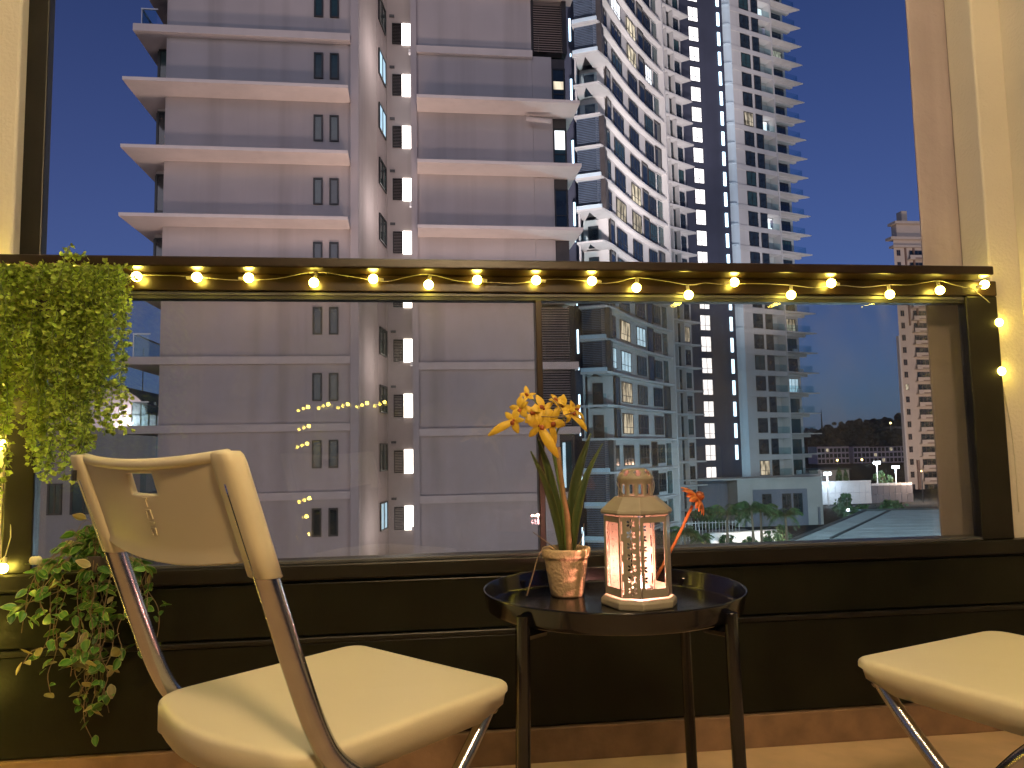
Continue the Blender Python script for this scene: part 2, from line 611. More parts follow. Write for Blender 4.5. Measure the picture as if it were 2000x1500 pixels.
# ------------------------------------------------------------------ the balcony we stand on
FZ = 0.02
struct('balcony_floor', MB().box(-1.2, 1.75, -1.2, 1.90, -0.15, FZ), 'floor_tile')
struct('balcony_ceiling', MB().box(-1.3, 1.85, -1.2, 2.0, 2.72, 2.85), 'ceiling_paint')
struct('left_wall', MB().box(-1.20, -1.068, 1.42, 1.889, FZ, 2.72), 'cream_paint')
struct('right_wall', MB().box(1.662, 1.80, 1.45, 1.889, FZ, 2.72), 'cream_paint')
bw = MB()
bw.box(-5.0, -0.72, -1.25, -1.12, FZ, 2.72)
bw.box(1.15, 5.5, -1.25, -1.12, FZ, 2.72)
bw.box(-0.72, 1.15, -1.25, -1.12, 2.15, 2.72)
struct('back_wall', bw, 'facade_paint')
p = MB().box(-1.25, -0.955, 1.89, 1.982, -0.1, 2.72).build('wall_pier', 'cream_paint', bevel=0.006)
tag(p, 'cream painted wall pier beside the hanging plant, yellow from the bulbs on it', 'wall')
p = MB().box(1.572, 1.80, 1.89, 1.995, -0.1, 2.72).build('wall_pier', 'cream_paint', bevel=0.006)
tag(p, 'narrow cream wall pier where the handrail ends beside the concrete column', 'wall')
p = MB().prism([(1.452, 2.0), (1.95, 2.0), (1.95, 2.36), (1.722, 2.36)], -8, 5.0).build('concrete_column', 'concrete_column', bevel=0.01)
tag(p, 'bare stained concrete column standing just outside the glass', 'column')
p = MB().box(-0.985, -0.907, 1.922, 1.953, 0.507, 2.72).build('corner_post', 'dark_aluminium', bevel=0.003)
tag(p, 'tall dark metal post rising past the rail beside the hanging plant', 'post')

sd = thing('sliding_door', 'dark framed sliding door behind the seats, facing the rail', 'door', (0.215, -1.18, FZ))
fr = MB()
for x0, x1 in ((-0.72, -0.66), (0.18, 0.25), (1.09, 1.15)):
    fr.box(x0, x1, -1.22, -1.14, FZ, 2.15)
for z0, z1 in ((FZ, 0.09), (2.09, 2.15)):
    fr.box(-0.66, 0.18, -1.22, -1.14, z0, z1)
    fr.box(0.25, 1.09, -1.22, -1.14, z0, z1)
fr.build('frame', 'dark_aluminium', sd)
MB().box(-0.66, 0.18, -1.19, -1.18, 0.09, 2.09).build('pane', 'dark_pane', sd)
MB().box(0.25, 1.09, -1.19, -1.18, 0.09, 2.09).build('pane', 'dark_pane', sd)

cl = thing('pendant_lamp', 'unseen white globe lamp hanging from the balcony ceiling behind the seats', 'lamp', (0.25, -0.85, 2.72))  # unseen lamp, added for the warm room light from behind
MB().lathe([(0.05, 2.72), (0.05, 2.695), (0.008, 2.69), (0.008, 2.26)], 20, (0.25, -0.85, 0)).build('stem', 'white_plastic', cl)
MB().ball((0.25, -0.85, 2.17), 0.10, 24, 14).build('globe', 'pendant_glow', cl, smooth=True)

c3 = thing('ceiling_lamp', 'round white ceiling lamp above the seats', 'lamp', (0.10, 0.62, 2.72))
MB().lathe([(0.10, 2.72), (0.10, 2.69), (0.07, 2.68)], 32, (0.10, 0.62, 0), close=True).build('base', 'white_plastic', c3)
MB().ball((0.10, 0.62, 2.60), 0.10, 24, 14).build('globe', 'ceiling_lamp_glow', c3, smooth=True)

pw = thing('parapet_wall', 'low wall of black boards under the balcony glass', 'wall', (0.3, 1.9, FZ))
MB().box(-1.13, 1.662, 1.888, 2.0, -0.1, 0.50).build('backing', 'black_panel', pw)
MB().box(-1.13, 1.662, 1.860, 1.888, FZ, 0.098).build('skirting', 'skirting_tile', pw, bevel=0.002)
MB().box(-1.13, 1.662, 1.872, 1.887, 0.100, 0.322).build('board', 'black_panel', pw, bevel=0.003)
MB().box(-1.13, 1.662, 1.866, 1.887, 0.3225, 0.336).build('ledge_strip', 'dark_aluminium', pw, bevel=0.003)
MB().box(-1.13, 1.662, 1.872, 1.887, 0.339, 0.461).build('board', 'black_panel', pw, bevel=0.003)
MB().box(-1.13, 1.662, 1.858, 1.99, 0.469, 0.506).build('sill', 'dark_aluminium', pw, bevel=0.004)
MB().box(-1.13, 1.662, 1.8872, 1.889, 0.461, 0.469).build('shadow_gap', 'black_rubber', pw)

gr = thing('glass_railing', 'glass balcony railing with a dark brown handrail', 'railing', (0.3, 1.9, 0.506))
MB().box(-0.945, 1.510, 1.80, 1.99, 1.2035, 1.2275).build('handrail', 'rail_brown', gr, bevel=0.004)
MB().box(-0.945, 1.571, 1.868, 1.95, 1.161, 1.2028).build('top_rail', 'rail_brown', gr, bevel=0.003)
MB().box(-0.880, 1.479, 1.8765, 1.94, 1.152, 1.1607).build('trim', 'grey_gasket', gr, bevel=0.001)
MB().box(-0.880, 1.479, 1.879, 1.913, 1.143, 1.1517).build('gasket', 'black_rubber', gr)
MB().box(1.479, 1.571, 1.870, 1.906, 0.506, 1.1607).build('post', 'dark_aluminium', gr, bevel=0.003)
MB().box(-0.945, -0.880, 1.874, 1.907, 0.506, 1.1607).build('post', 'dark_aluminium', gr, bevel=0.003)
MB().box(0.294, 0.310, 1.878, 1.915, 0.513, 1.143).build('mullion', 'rail_brown', gr, bevel=0.002)
MB().box(-0.880, 1.479, 1.872, 1.913, 0.506, 0.5127).build('sill_gasket', 'grey_gasket', gr, bevel=0.001)
for x0, x1 in ((-0.905, 0.3015), (0.3025, 1.487)):
    a = MB().box(x0, x1, 1.885, 1.889, 0.509, 1.148).build('glass_pane', 'balcony_glass', gr)
    # second sheet of the laminated pane, a quarter of a degree out of true, as cheap laminate is
    k, kz = math.tan(R(0.30)), math.tan(R(0.10))
    w, h = x1 - x0, 1.148 - 0.509
    yb = lambda x, z, f: (x - x0 - w / 2) * k * f + (z - 0.509 - h / 2) * kz * f
    vs = []
    for z in (0.509, 1.148):
        for (x, y0, f) in ((x0, 1.8945, 1), (x1, 1.8945, 1), (x1, 1.9025, 2), (x0, 1.9025, 2)):
            vs.append((x, y0 + yb(x, z, f), z))
    b = MB().add(vs, [(0, 3, 2, 1), (4, 5, 6, 7), (0, 1, 5, 4), (1, 2, 6, 5), (2, 3, 7, 6), (3, 0, 4, 7)])
    org = a
    sheet = b.build('back_sheet', 'balcony_glass', gr)
    sheet.parent = a

# ------------------------------------------------------------------ side table
tc = (0.332, 1.318)
tb = thing('side_table', 'small round black metal tray table standing at the railing', 'table', (tc[0], tc[1], FZ))
rim = [(0.001, 0.4945), (0.100, 0.4945), (0.2105, 0.4945), (0.2140, 0.4952), (0.2165, 0.4975), (0.2175, 0.5005), (0.2220, 0.5235), (0.2228, 0.5258), (0.2240, 0.5266), (0.2252, 0.5258), (0.2250, 0.5235), (0.2202, 0.4990), (0.2185, 0.4945), (0.2150, 0.4920), (0.2100, 0.4915), (0.100, 0.4915), (0.001, 0.4915)]
MB().lathe(rim, 72, (tc[0], tc[1], 0)).build('tray', 'black_metal', tb, smooth=True)
for dx, dy in ((-0.178, -0.142), (0.142, -0.182), (0.178, 0.142), (-0.142, 0.182)):
    q = Vector((dx, dy, 0)).normalized()
    t = Vector((-q.y, q.x, 0))
    b = Vector((tc[0], tc[1], 0)) + q * 0.226
    leg = MB().tube([b + Vector((0, 0, 0.512)), b + q * 0.004 + Vector((0, 0, 0.30)), b + q * 0.012 + Vector((0, 0, FZ))], 0.0105, 14)
    lo = leg.build('leg', 'black_metal', tb, smooth=False, bevel=0.001)
    br = MB()
    for zz in (0.470,):
        br.tube([b + Vector((0, 0, zz + 0.012)), b - q * 0.045 + Vector((0, 0, zz + 0.012))], 0.009, 8)
    o = br.build('bracket', 'black_metal', lo)

# ------------------------------------------------------------------ folding chairs (local: x to the sitter's right, y forwards)


def rounded_outline(w, d, rf, rb, n=8):
    """counter-clockwise from the front right corner; back edge a little bowed"""
    pts = []
    for cx, cy, r, a0 in ((w - rf, d - rf, rf, 0), (-w + rf, d - rf, rf, 90), (-w + rb, -d + rb, rb, 180), (w - rb, -d + rb, rb, 270)):
        for i in range(n + 1):
            a = R(a0 + 90 * i / n)
            pts.append((cx + r * math.cos(a), cy + r * math.sin(a)))
        if a0 == 180:
            for i in range(1, 8):
                x = (-w + rb) + (2 * w - 2 * rb) * i / 8
                pts.append((x, -d - 0.022 * math.sin(math.pi * i / 8)))
        if a0 in (90, 270):
            y0, y1 = (d - rf, -d + rb) if a0 == 90 else (-d + rb, d - rf)
            xx = -w if a0 == 90 else w
            for i in range(1, 6):
                pts.append((xx, y0 + (y1 - y0) * i / 6))
    return pts


def seat_mesh():
    W, D, TOP = 0.184, 0.184, 0.413
    pts = rounded_outline(W, D, 0.028, 0.055)
    n = len(pts)

    def inset(p, a):
        return (p[0] * (1 - a / W), p[1] * (1 - a / (D + 0.01)))

    def skirt(p):
        f = (p[1] - (D - 0.034)) / 0.012
        f = min(1, max(0, f))
        return 0.040 * (1 - f) + 0.0125 * f
    rings = []
    for a, dz in ((0.150, -0.004), (0.10, -0.0028), (0.05, -0.0008), (0.014, 0.0), (0.0075, -0.0004), (0.0035, -0.0018), (0.0010, -0.0042), (0.0, -0.0078), (0.0, -0.0123)):
        rings.append([(*inset(p, a), TOP + dz) for p in pts])
    rings.append([(p[0], p[1], TOP - max(0.0125, skirt(p))) for p in pts])
    rings.append([(*inset(p, 0.004), TOP - max(0.0125, skirt(p))) for p in pts])
    rings.append([(*inset(p, 0.005), TOP - 0.0095) for p in pts])
    rings.append([(*inset(p, 0.05), TOP - 0.0095) for p in pts])
    vs = [v for r in rings for v in r]
    fs = []
    for i in range(len(rings) - 1):
        for j in range(n):
            fs.append((i * n + j, (i + 1) * n + j, (i + 1) * n + (j + 1) % n, i * n + (j + 1) % n))
    vs.append((0, 0, TOP - 0.0055))
    k = len(vs) - 1
    for j in range(n):
        fs.append((k, j, (j + 1) % n))
    vs.append((0, 0, TOP - 0.0145))
    k = len(vs) - 1
    b = (len(rings) - 1) * n
    for j in range(n):
        fs.append((k, b + (j + 1) % n, b + j))
    return MB().add(vs, fs)


def smooth_path(pts, n=5):
    """Catmull-Rom through the points"""
    P = [Vector(p) for p in pts]
    P = [P[0] * 2 - P[1]] + P + [P[-1] * 2 - P[-2]]
    out = []
    for i in range(1, len(P) - 2):
        for j in range(n):
            t = j / n
            a, b, c, d = P[i - 1], P[i], P[i + 1], P[i + 2]
            out.append(0.5 * ((2 * b) + (c - a) * t + (2 * a - 5 * b + 4 * c - d) * t * t + (3 * b - a - 3 * c + d) * t ** 3))
    out.append(P[-2])
    return out


def back_y(z):           # the line of the sloping back tubes
    return -0.157 - 0.352 * max(-0.02, z - 0.423)


TX, ZB, ZT = 0.191, 0.622, 0.750      # half distance of the tubes, lower and upper edge of the backrest


def build_chair(name, label, loc, rz):
    ch = thing(name, label, 'chair', loc, rz, 'white folding chairs at the side table')
    seat_mesh().build('seat', 'white_plastic', ch, smooth=True, local=True)
    # backrest: a bowed panel with a hand hole, wrapped round the tubes at both sides
    us = [-1.03, -0.9, -0.78, -0.62, -0.46, -0.30, -0.185, -0.08, 0, 0.08, 0.185, 0.30, 0.46, 0.62, 0.78, 0.9, 1.03]
    vsn = [0, 0.08, 0.2, 0.35, 0.5, 0.63, 0.70, 0.80, 0.91, 0.96, 1.0]
    vs, fs = [], []
    for j, v in enumerate(vsn):
        for i, u in enumerate(us):
            zb, zt = ZB + 0.012 - 0.016 * (1 - u * u), ZT - 0.004 - 0.009 * (1 - u * u)
            z = zb + (zt - zb) * v
            bow = 0.014 * (1 - min(1, abs(u)) ** 2.2) * (0.75 + 0.35 * (1 - v))
            y = back_y(z) - bow - (0.004 if j == 0 else 0.0) + (0.005 if j == len(vsn) - 1 else 0)
            vs.append((u * (TX - 0.006), y, z))
    n = len(us)
    for j in range(len(vsn) - 1):
        for i in range(n - 1):
            if 6 <= i <= 9 and 6 <= j <= 7:
                continue
            fs.append((j * n + i, j * n + i + 1, (j + 1) * n + i + 1, (j + 1) * n + i))
    bk = MB().add(vs, fs).build('backrest', 'white_plastic', ch, smooth=True, local=True)
    so = bk.modifiers.new('thick', 'SOLIDIFY')
    so.thickness = 0.008
    so.offset = 0
    bv = bk.modifiers.new('edge', 'BEVEL')
    bv.width = 0.0022
    bv.segments = 2
    bv.limit_method = 'ANGLE'
    bv.angle_limit = R(50)
    lip = []
    for u in [-1 + i / 8 for i in range(17)]:
        z = ZT - 0.0045 - 0.009 * (1 - u * u)
        lip.append((u * (TX - 0.004), back_y(z) - 0.014 * (1 - abs(u) ** 2.2) * 1.1 + .002, z))
    lp = MB().tube(lip, 0.0066, 12).build('top_lip', 'white_plastic', ch, smooth=True, local=True)
    lp.parent = bk
    for s in (-1, 1):
        x = s * TX
        zs_ = [ZB - .006, ZB - .005, ZB + .03, ZB + .07, ZT - .012, ZT - .004, ZT - .0005, ZT]
        ks_ = [.93, 1, 1, 1, 1, .94, .8, .3]
        sv, sf = [], []
        for z, kk in zip(zs_, ks_):
            for j in range(24):
                a_ = 2 * math.pi * j / 24
                ca, sa = math.cos(a_), math.sin(a_)
                # squarish section: wide across, shallow front to back
                q_ = (abs(ca) ** 3.2 + abs(sa) ** 3.2) ** (-1 / 3.2)
                sv.append((x - s * .0015 + .0205 * kk * ca * q_, back_y(z) + .0135 * kk * sa * q_, z))
        for i in range(len(zs_) - 1):
            for j in range(24):
                sf.append((i * 24 + j, i * 24 + (j + 1) % 24, (i + 1) * 24 + (j + 1) % 24, (i + 1) * 24 + j))
        sf += [tuple(range(23, -1, -1)), tuple((len(zs_) - 1) * 24 + j for j in range(24))]
        sl = MB().add(sv, sf).build('sleeve', 'white_plastic', ch, smooth=True, local=True)
        sl.parent = bk
        tube = smooth_path([(x, back_y(0.72), 0.72), (x, back_y(0.60), 0.60), (x, back_y(0.51), 0.51), (x, -0.160, 0.440), (x, -0.132, 0.396), (x, -0.07, 0.342),
                            (x * 0.99, 0.02, 0.230), (x * 0.98, 0.12, 0.110), (x * 0.98, 0.195, 0.008)], 6)
        lg = MB().tube(tube, 0.0130, 16).build('front_leg', 'chrome_tube', ch, smooth=True, local=True)
        ft = MB().tube([(x * 0.98, 0.190, 0.014), (x * 0.98, 0.198, 0.0)], 0.0135, 12).build('rubber_foot', 'black_rubber', ch, local=True)
        ft.parent = lg
        xr = s * 0.166
        rl = MB().tube(smooth_path([(xr, 0.158, 0.397), (xr, 0.10, 0.330), (xr, -0.06, 0.175), (xr, -0.215, 0.008)], 5), 0.0105, 12).build('rear_leg', 'chrome_tube', ch, smooth=True, local=True)
        pv = MB().tube([(s * 0.155, 0.03, 0.222), (s * 0.200, 0.03, 0.222)], 0.006, 10).build('pivot', 'chrome_tube', ch, smooth=True, local=True)
        bt = MB().tube([(s * 0.178, 0.146, 0.382), (s * 0.142, 0.146, 0.382)], 0.007, 10).build('hinge_pin', 'chrome_tube', ch, smooth=True, local=True)
    MB().tube([(-TX, 0.150, 0.072), (TX, 0.150, 0.072)], 0.009, 10).build('crossbar', 'chrome_tube', ch, smooth=True, local=True)
    MB().tube([(-0.166, -0.19, 0.035), (0.166, -0.19, 0.035)], 0.009, 10).build('crossbar', 'chrome_tube', ch, smooth=True, local=True)
    # pressed-in marks below the hand hole, and the little slot on the sleeve
    mk = MB()

    def on_back(x, z, lift):
        u = x / (TX - 0.006)
        v = (z - ZB - .01) / 0.112
        return back_y(z) - 0.014 * (1 - abs(u) ** 2.2) * (0.75 + 0.35 * (1 - v)) - 0.004 - lift
    strokes = [(-.006, .695, .006, .697), (-.002, .686, .002, .695), (-.007, .681, .007, .683), (-.007, .672, -.005, .681), (.005, .672, .007, .681),
               (-.007, .666, .007, .668), (-.007, .659, .007, .661), (-.007, .652, -.0045, .659), (.0045, .652, .007, .659)]
    for x0, z0, x1, z1 in strokes:
        ya, yb = on_back((x0 + x1) / 2, z0, 0.0012), on_back((x0 + x1) / 2, z1, 0.0012)
        mk.add([(x0, ya, z0), (x1, ya, z0), (x1, yb, z1), (x0, yb, z1), (x0, ya + .002, z0), (x1, ya + .002, z0), (x1, yb + .002, z1), (x0, yb + .002, z1)],
               [(0, 1, 2, 3), (7, 6, 5, 4), (0, 4, 5, 1), (1, 5, 6, 2), (2, 6, 7, 3), (3, 7, 4, 0)])
    m2 = mk.build('embossed_mark', 'white_plastic', ch, local=True)
    m2.parent = bk
    z = 0.722
    sm = MB().box(-TX - .003, -TX + .005, back_y(z) - 0.0205, back_y(z) - 0.0165, z - 0.007, z + 0.007).build('slot', 'black_rubber', ch, local=True)
    sm.parent = bk
    return ch


chair = build_chair('folding_chair', 'white folding chair with its chrome framed backrest turned towards the room', (-0.125, 1.135, FZ), R(-47.6))


def copy_tree(o, parent=None):
    c = o.copy()
    COL.objects.link(c)
    if parent is not None:
        c.parent = parent
    for k in [x for x in bpy.data.objects if x.parent == o]:
        copy_tree(k, c)
    return c


c2 = copy_tree(chair)
c2['label'] = 'white folding chair of which only the seat and front leg show'
c2.rotation_euler = (0, 0, R(20))
c2.location = (0.902, 1.039, FZ)

# ------------------------------------------------------------------ ground and hills
GZ = -10.0
g = MB()
g.add([(-2500, -400, GZ), (2500, -400, GZ), (2500, 3500, GZ), (-2500, 3500, GZ)], [(0, 1, 2, 3)])
struct('ground', g, 'ground_soil')


def hill_h(x, y):
    e = 1 - min(1, abs(y - 760) / 210)
    base = 30 + 7 * math.sin(x * .011 + 1.0) + 4 * math.sin(x * .027) + 2.0 * math.sin(x * .06)
    return GZ + (base + (9 if x < 330 else 0)) * (e * e * (3 - 2 * e))


hm, nx, ny = MB(), 90, 14
vs = []
for j in range(ny + 1):
    for i in range(nx + 1):
        x, y = -700 + 2000 * i / nx, 550 + 420 * j / ny
        vs.append((x, y, hill_h(x, y) - .2))
hm.add(vs, [(j * (nx + 1) + i, j * (nx + 1) + i + 1, (j + 1) * (nx + 1) + i + 1, (j + 1) * (nx + 1) + i) for j in range(ny) for i in range(nx)])
struct('hill', hm, 'hill_soil', smooth=True)
fo = MB()
for i in range(520):
    x, y = rng.uniform(330, 560), rng.uniform(590, 770)
    r = rng.uniform(3, 7)
    z = hill_h(x, y)
    for _ in range(5):
        fo.ball((x + rng.uniform(-r, r) * .7, y + rng.uniform(-r, r) * .7, z + rng.uniform(0.1, .95) * r), r * rng.uniform(.3, .6), 6, 4, sz=rng.uniform(.7, 1.1))
tag(fo.build('forest', 'forest_leaf'), 'dark wood covering the distant hill under the night sky', 'forest', kind='stuff')

# ------------------------------------------------------------------ the pale tower straight ahead
AX, AY = -3.0, 35.0
ta = thing('apartment_tower', 'pale apartment tower straight ahead with broad projecting white slabs', 'building', (AX, AY, GZ))
PITCH = 3.04
lev = [2.12 + PITCH * k for k in range(-4, 11)]
MB().box(-11.42, -3.1, 35.0, 50, GZ, 36).build('wall', 'tower_paint', ta)
MB().box(-3.1, -2.72, 34.72, 36.0, GZ, 36).build('pilaster', 'tower_paint', ta, bevel=0.02)
MB().prism([(-3.0, 36.0), (-2.72, 36.0), (-1.72, 42.0), (-2.2, 42.3)], GZ, 36).build('wall', 'tower_paint', ta)
MB().box(-1.95, -0.15, 42.0, 43, GZ, 36).build('wall', 'tower_paint', ta)
MB().prism([(-0.06, 35.0), (5.55, 35.0), (5.55, 50), (0.3, 50), (-0.36, 42.3)], GZ, 36).build('wall', 'tower_paint', ta)
MB().box(-0.30, -0.02, 34.80, 34.998, GZ, 36).build('pilaster', 'tower_paint', ta)
fins = MB()
for k in range(9):
    t = .60 + .042 * k
    fins.box(-2.72 + t * 1.0 - .02, -2.72 + t * 1.0 + .05, 36 + t * 6 - .03, 36 + t * 6 + .03, GZ, 36)
fins.build('wall_ribs', 'tower_paint', ta)
# slabs of the two blocks
for k, z in enumerate(lev):
    over = 6 <= k <= 9                # 8.2 .. 17.3 hang far out
    n = k - 4
    if k == 10:
        f, x0 = 34.55, -12.75
    elif over:
        f, x0 = 33.5, -12.75
    else:
        f, x0 = 34.78, -13.0
    th = 0.15 if over else 0.34
    MB().box(x0, -3.102, f, 49.9, z - th, z).build('floor_slab', 'tower_slab_uplit' if over else 'tower_slab', ta)
    zr = z - 0.30
    x1 = 7.56 if over else (7.45 if k < 6 else 5.56)
    MB().box(-0.018, x1, f if over else 34.76, 49.9, zr - th, zr).build('floor_slab', 'tower_slab_uplit' if over else 'tower_slab', ta)
    # what stands at the outer corners of the floor above this slab
    glazed = k in (6, 7, 8, 9, 4, 3)
    if k in (6, 7, 8, 9):
        MB().box(-12.15, -11.424, 36.2, 48, z, z + PITCH - .17).build('wall', 'tower_paint', ta)
        w = window(ta, (-11.79, 36.195, z + .06), 0, 0.70, 2.62, 1, 2, 'dark_pane' if k != 9 else 'teal_pane', frame_mat='window_frame')
        sidew = window(ta, (-12.155, 37.2, z + .06), R(-90), 1.8, 2.62, 2, 2, 'dark_pane')
        MB().box(5.56, 6.52, 35.02, 48, zr, zr + PITCH - .17).build('wall', 'tower_paint', ta)
        MB().box(6.52, 7.22, 35.2, 48, zr, zr + PITCH - .17).build('wall', 'dark_cladding', ta)
        if k in (7, 8, 9):
            window(ta, (6.88, 35.19, zr + .42), 0, 0.66, 1.95, 1, 2, {7: 'dark_pane', 8: 'teal_pane', 9: 'dark_pane'}[k])
            if k in (8, 9):
                MB().box(6.62, 7.12, 35.12, 35.135, zr + 1.30, zr + 2.25 if k == 8 else zr + 1.30 + .4).build('lit_curtain', 'lit_white' if k == 8 else 'lit_warm', ta)
    else:
        # open balcony at one corner
        MB().box(-11.9, -11.424, 36.6, 48, z, z + PITCH - .35).build('wall', 'dark_cladding', ta)
        rl = MB().box(-12.62, -12.60, 35.2, 40, z, z + 1.05)
        rl.box(-12.60, -11.95, 35.2, 35.22, z, z + 1.05)
        bo = rl.build('balcony_glass', 'rail_glass', ta)
        hr = MB().box(-12.65, -11.9, 35.17, 35.24, z + 1.05, z + 1.10)
        hr.box(-12.65, -12.57, 35.24, 40, z + 1.05, z + 1.10)
        hr.box(-12.63, -12.59, 35.19, 35.23, z, z + 1.05)
        hh_ = hr.build('rail', 'metal_rail', ta)
        hh_.parent = bo
        if k in (10, 11, 5, 4):
            lv = MB().box(5.57, 7.30, 35.35, 48, zr, zr + PITCH - .35)
            ls = lv.build('louvre_back', 'louvre_dark', ta)
            fr_ = MB().box(5.57, 5.66, 34.92, 35.34, zr, zr + PITCH - .35)
            fr_.box(7.08, 7.30, 34.92, 35.34, zr, zr + PITCH - .35)
            fo_ = fr_.build('louvre_frame', 'louvre_dark', ta)
            sl2 = MB()
            for q in range(22):
                zz = zr + .08 + q * .118
                sl2.add([(5.66, 34.94, zz), (7.08, 34.94, zz), (7.08, 35.02, zz + .055), (5.66, 35.02, zz + .055), (5.66, 34.955, zz - .012), (7.08, 34.955, zz - .012), (7.08, 35.035, zz + .043), (5.66, 35.035, zz + .043)],
                        [(0, 1, 2, 3), (7, 6, 5, 4), (0, 4, 5, 1), (1, 5, 6, 2), (2, 6, 7, 3), (3, 7, 4, 0)])
            so_ = sl2.build('louvre_slats', 'louvre_metal', ta)
            MB().box(5.95, 6.35, 35.1, 35.33, zr + .2, zr + .95).build('air_conditioner', 'louvre_dark', ta)
            if k >= 10:
                MB().box(5.62, 7.62, 34.3, 35.36, zr + PITCH - .34, zr + PITCH - .16).build('floor_slab', 'tower_slab', ta)
        else:
            MB().box(5.56, 6.50, 35.02, 48, zr, zr + PITCH - .35).build('wall', 'tower_paint', ta)
            MB().box(6.50, 7.25, 35.25, 48, zr, zr + PITCH - .35).build('wall', 'dark_cladding', ta)
            window(ta, (6.85, 35.24, zr + .10), 0, 0.62, 2.3, 1, 2, 'teal_pane')
            MB().box(6.66, 6.80, 35.17, 35.185, zr + .2, zr + 2.3).build('lit_curtain', 'lit_cool', ta)
    # the paired slit windows
    zw = 15.29 + 3.03 * (k - 8) - .02
    if zw < 25:
        for xc in (-4.59, -3.86):
            window(ta, (xc, 34.995, zw), 0, 0.42, 1.26, 1, 1, rng.choice(('teal_pane', 'teal_pane', 'dark_pane')) if k > 6 else 'dark_pane')
    # the light well: louvred and lit stair windows, vents, side windows
    zs = 24.05 - 3.05 * (10 - k)
    if -9 < zs < 28:
        lw = MB()
        for q in range(13):
            lw.add([(-1.36, 41.90, zs + .07 + q * .085), (-0.90, 41.90, zs + .07 + q * .085), (-0.90, 41.95, zs + .11 + q * .085), (-1.36, 41.95, zs + .11 + q * .085)], [(0, 1, 2, 3)])
        lf = MB().box(-1.40, -1.36, 41.88, 42.0, zs, zs + 1.22)
        lf.box(-0.90, -0.86, 41.88, 42.0, zs, zs + 1.22)
        lf.box(-1.36, -0.90, 41.88, 42.0, zs, zs + .05)
        lf.box(-1.36, -0.90, 41.88, 42.0, zs + 1.17, zs + 1.22)
        o = lf.build('louvred_window', 'louvre_dark', ta)
        s_ = lw.build('louvre_slats', 'louvre_metal', ta)
        s_.parent = o
        s_ = MB().box(-1.36, -0.90, 41.975, 41.995, zs + .05, zs + 1.17).build('backing', 'louvre_dark', ta)
        s_.parent = o
        MB().box(-0.85, -0.37, 41.96, 41.995, zs - .03, zs + 1.26).build('lit_opening', 'lit_corridor', ta)
        MB().box(-1.55, -1.27, 41.90, 41.99, zs + 1.60, zs + 1.73).build('vent', 'grey_gasket', ta)
        t = (40.6 - 36) / 6
        window(ta, (-2.72 + t + .03, 40.6, zs + .15), math.atan2(6, 1), 1.7, 1.45, 2, 1, 'lit_cool' if k in (9, 8, 1) else 'teal_pane')
for z in (-3.0, 5.0, 13.0, 21.0, 29.0):
    h_ = MB().box(-0.42, -0.30, 37.2, 37.5, z, z + .18).build('well_lamp', 'white_metal', ta)
    lamp('well_light', ta, (-0.80 - AX, 37.6 - AY, z + .1 - GZ), 105, (1.0, .88, .86), .9)
MB().tube([(5.15, 34.5, 16.48), (6.35, 34.4, 16.36)], .11, 8).build('drain_pipe', 'tower_slab', ta, smooth=True)

# ------------------------------------------------------------------ the tall curved tower
BX, BY = 33.0, 95.0
tw = thing('curved_tower', 'tall concave tower of many lit windows with a dark lit stair core', 'building', (BX, BY, GZ))
FP = 3.05
FPW = 3.16
FPR = 3.1
ZL = [1.72 + FP * k for k in range(-4, 25)]
TOPZ = 86.0
cA, cM, cB = Vector((17.0, 67.4)), Vector((22.8, 76.9)), Vector((28.0, 82.2))


def cpt(t):
    return cA * (1 - t) ** 2 + cM * (2 * t * (1 - t)) + cB * t * t


def ctan(t):
    return ((cM - cA) * (1 - t) + (cB - cM) * t).normalized()


cpts = [tuple(cpt(i / 14)) for i in range(15)]
BALC = {0, 1, 5, 6, 10, 11}           # floors with an open balcony at the near corner
LIT = {('c', 14, 2): 'lit_white', ('c', 14, 3): 'lit_warm', ('c', 13, 3): 'lit_warm', ('c', 13, 4): 'lit_white', ('c', 8, 3): 'lit_warm', ('c', 7, 2): 'lit_dim',
       ('c', 7, 3): 'lit_dim', ('c', 3, 2): 'lit_warm', ('c', 3, 3): 'lit_cool', ('c', 2, 1): 'lit_cool', ('c', 2, 2): 'lit_cool', ('c', 1, 2): 'lit_warm', ('c', 0, 2): 'lit_warm',
       ('w', 14, 0): 'lit_cool', ('w', 4, 1): 'lit_dim', ('r', 11, 0): 'lit_dim', ('r', 11, 3): 'lit_white', ('r', 15, 2): 'lit_dim', ('r', 6, 3): 'lit_white', ('r', -6, 0): 'lit_warm',
       ('r', 1, 2): 'lit_dim', ('r', -2, 2): 'lit_cool', ('r', 3, 2): 'lit_dim', ('r', 17, 3): 'lit_white'}
wall_a = [tuple(cpt(.17 + .83 * i / 12)) for i in range(13)]
wall_b = [tuple(cpt(.012 + .158 * i / 4)) for i in range(5)]
MB().strip(wall_a, GZ, TOPZ, 9.0).build('wall', 'curved_paint', tw)
cor_f = Frame((14.95, 68.35), (17.0, 67.4))
edge_pts = [Vector(cpt(i / 14)) for i in range(15)]
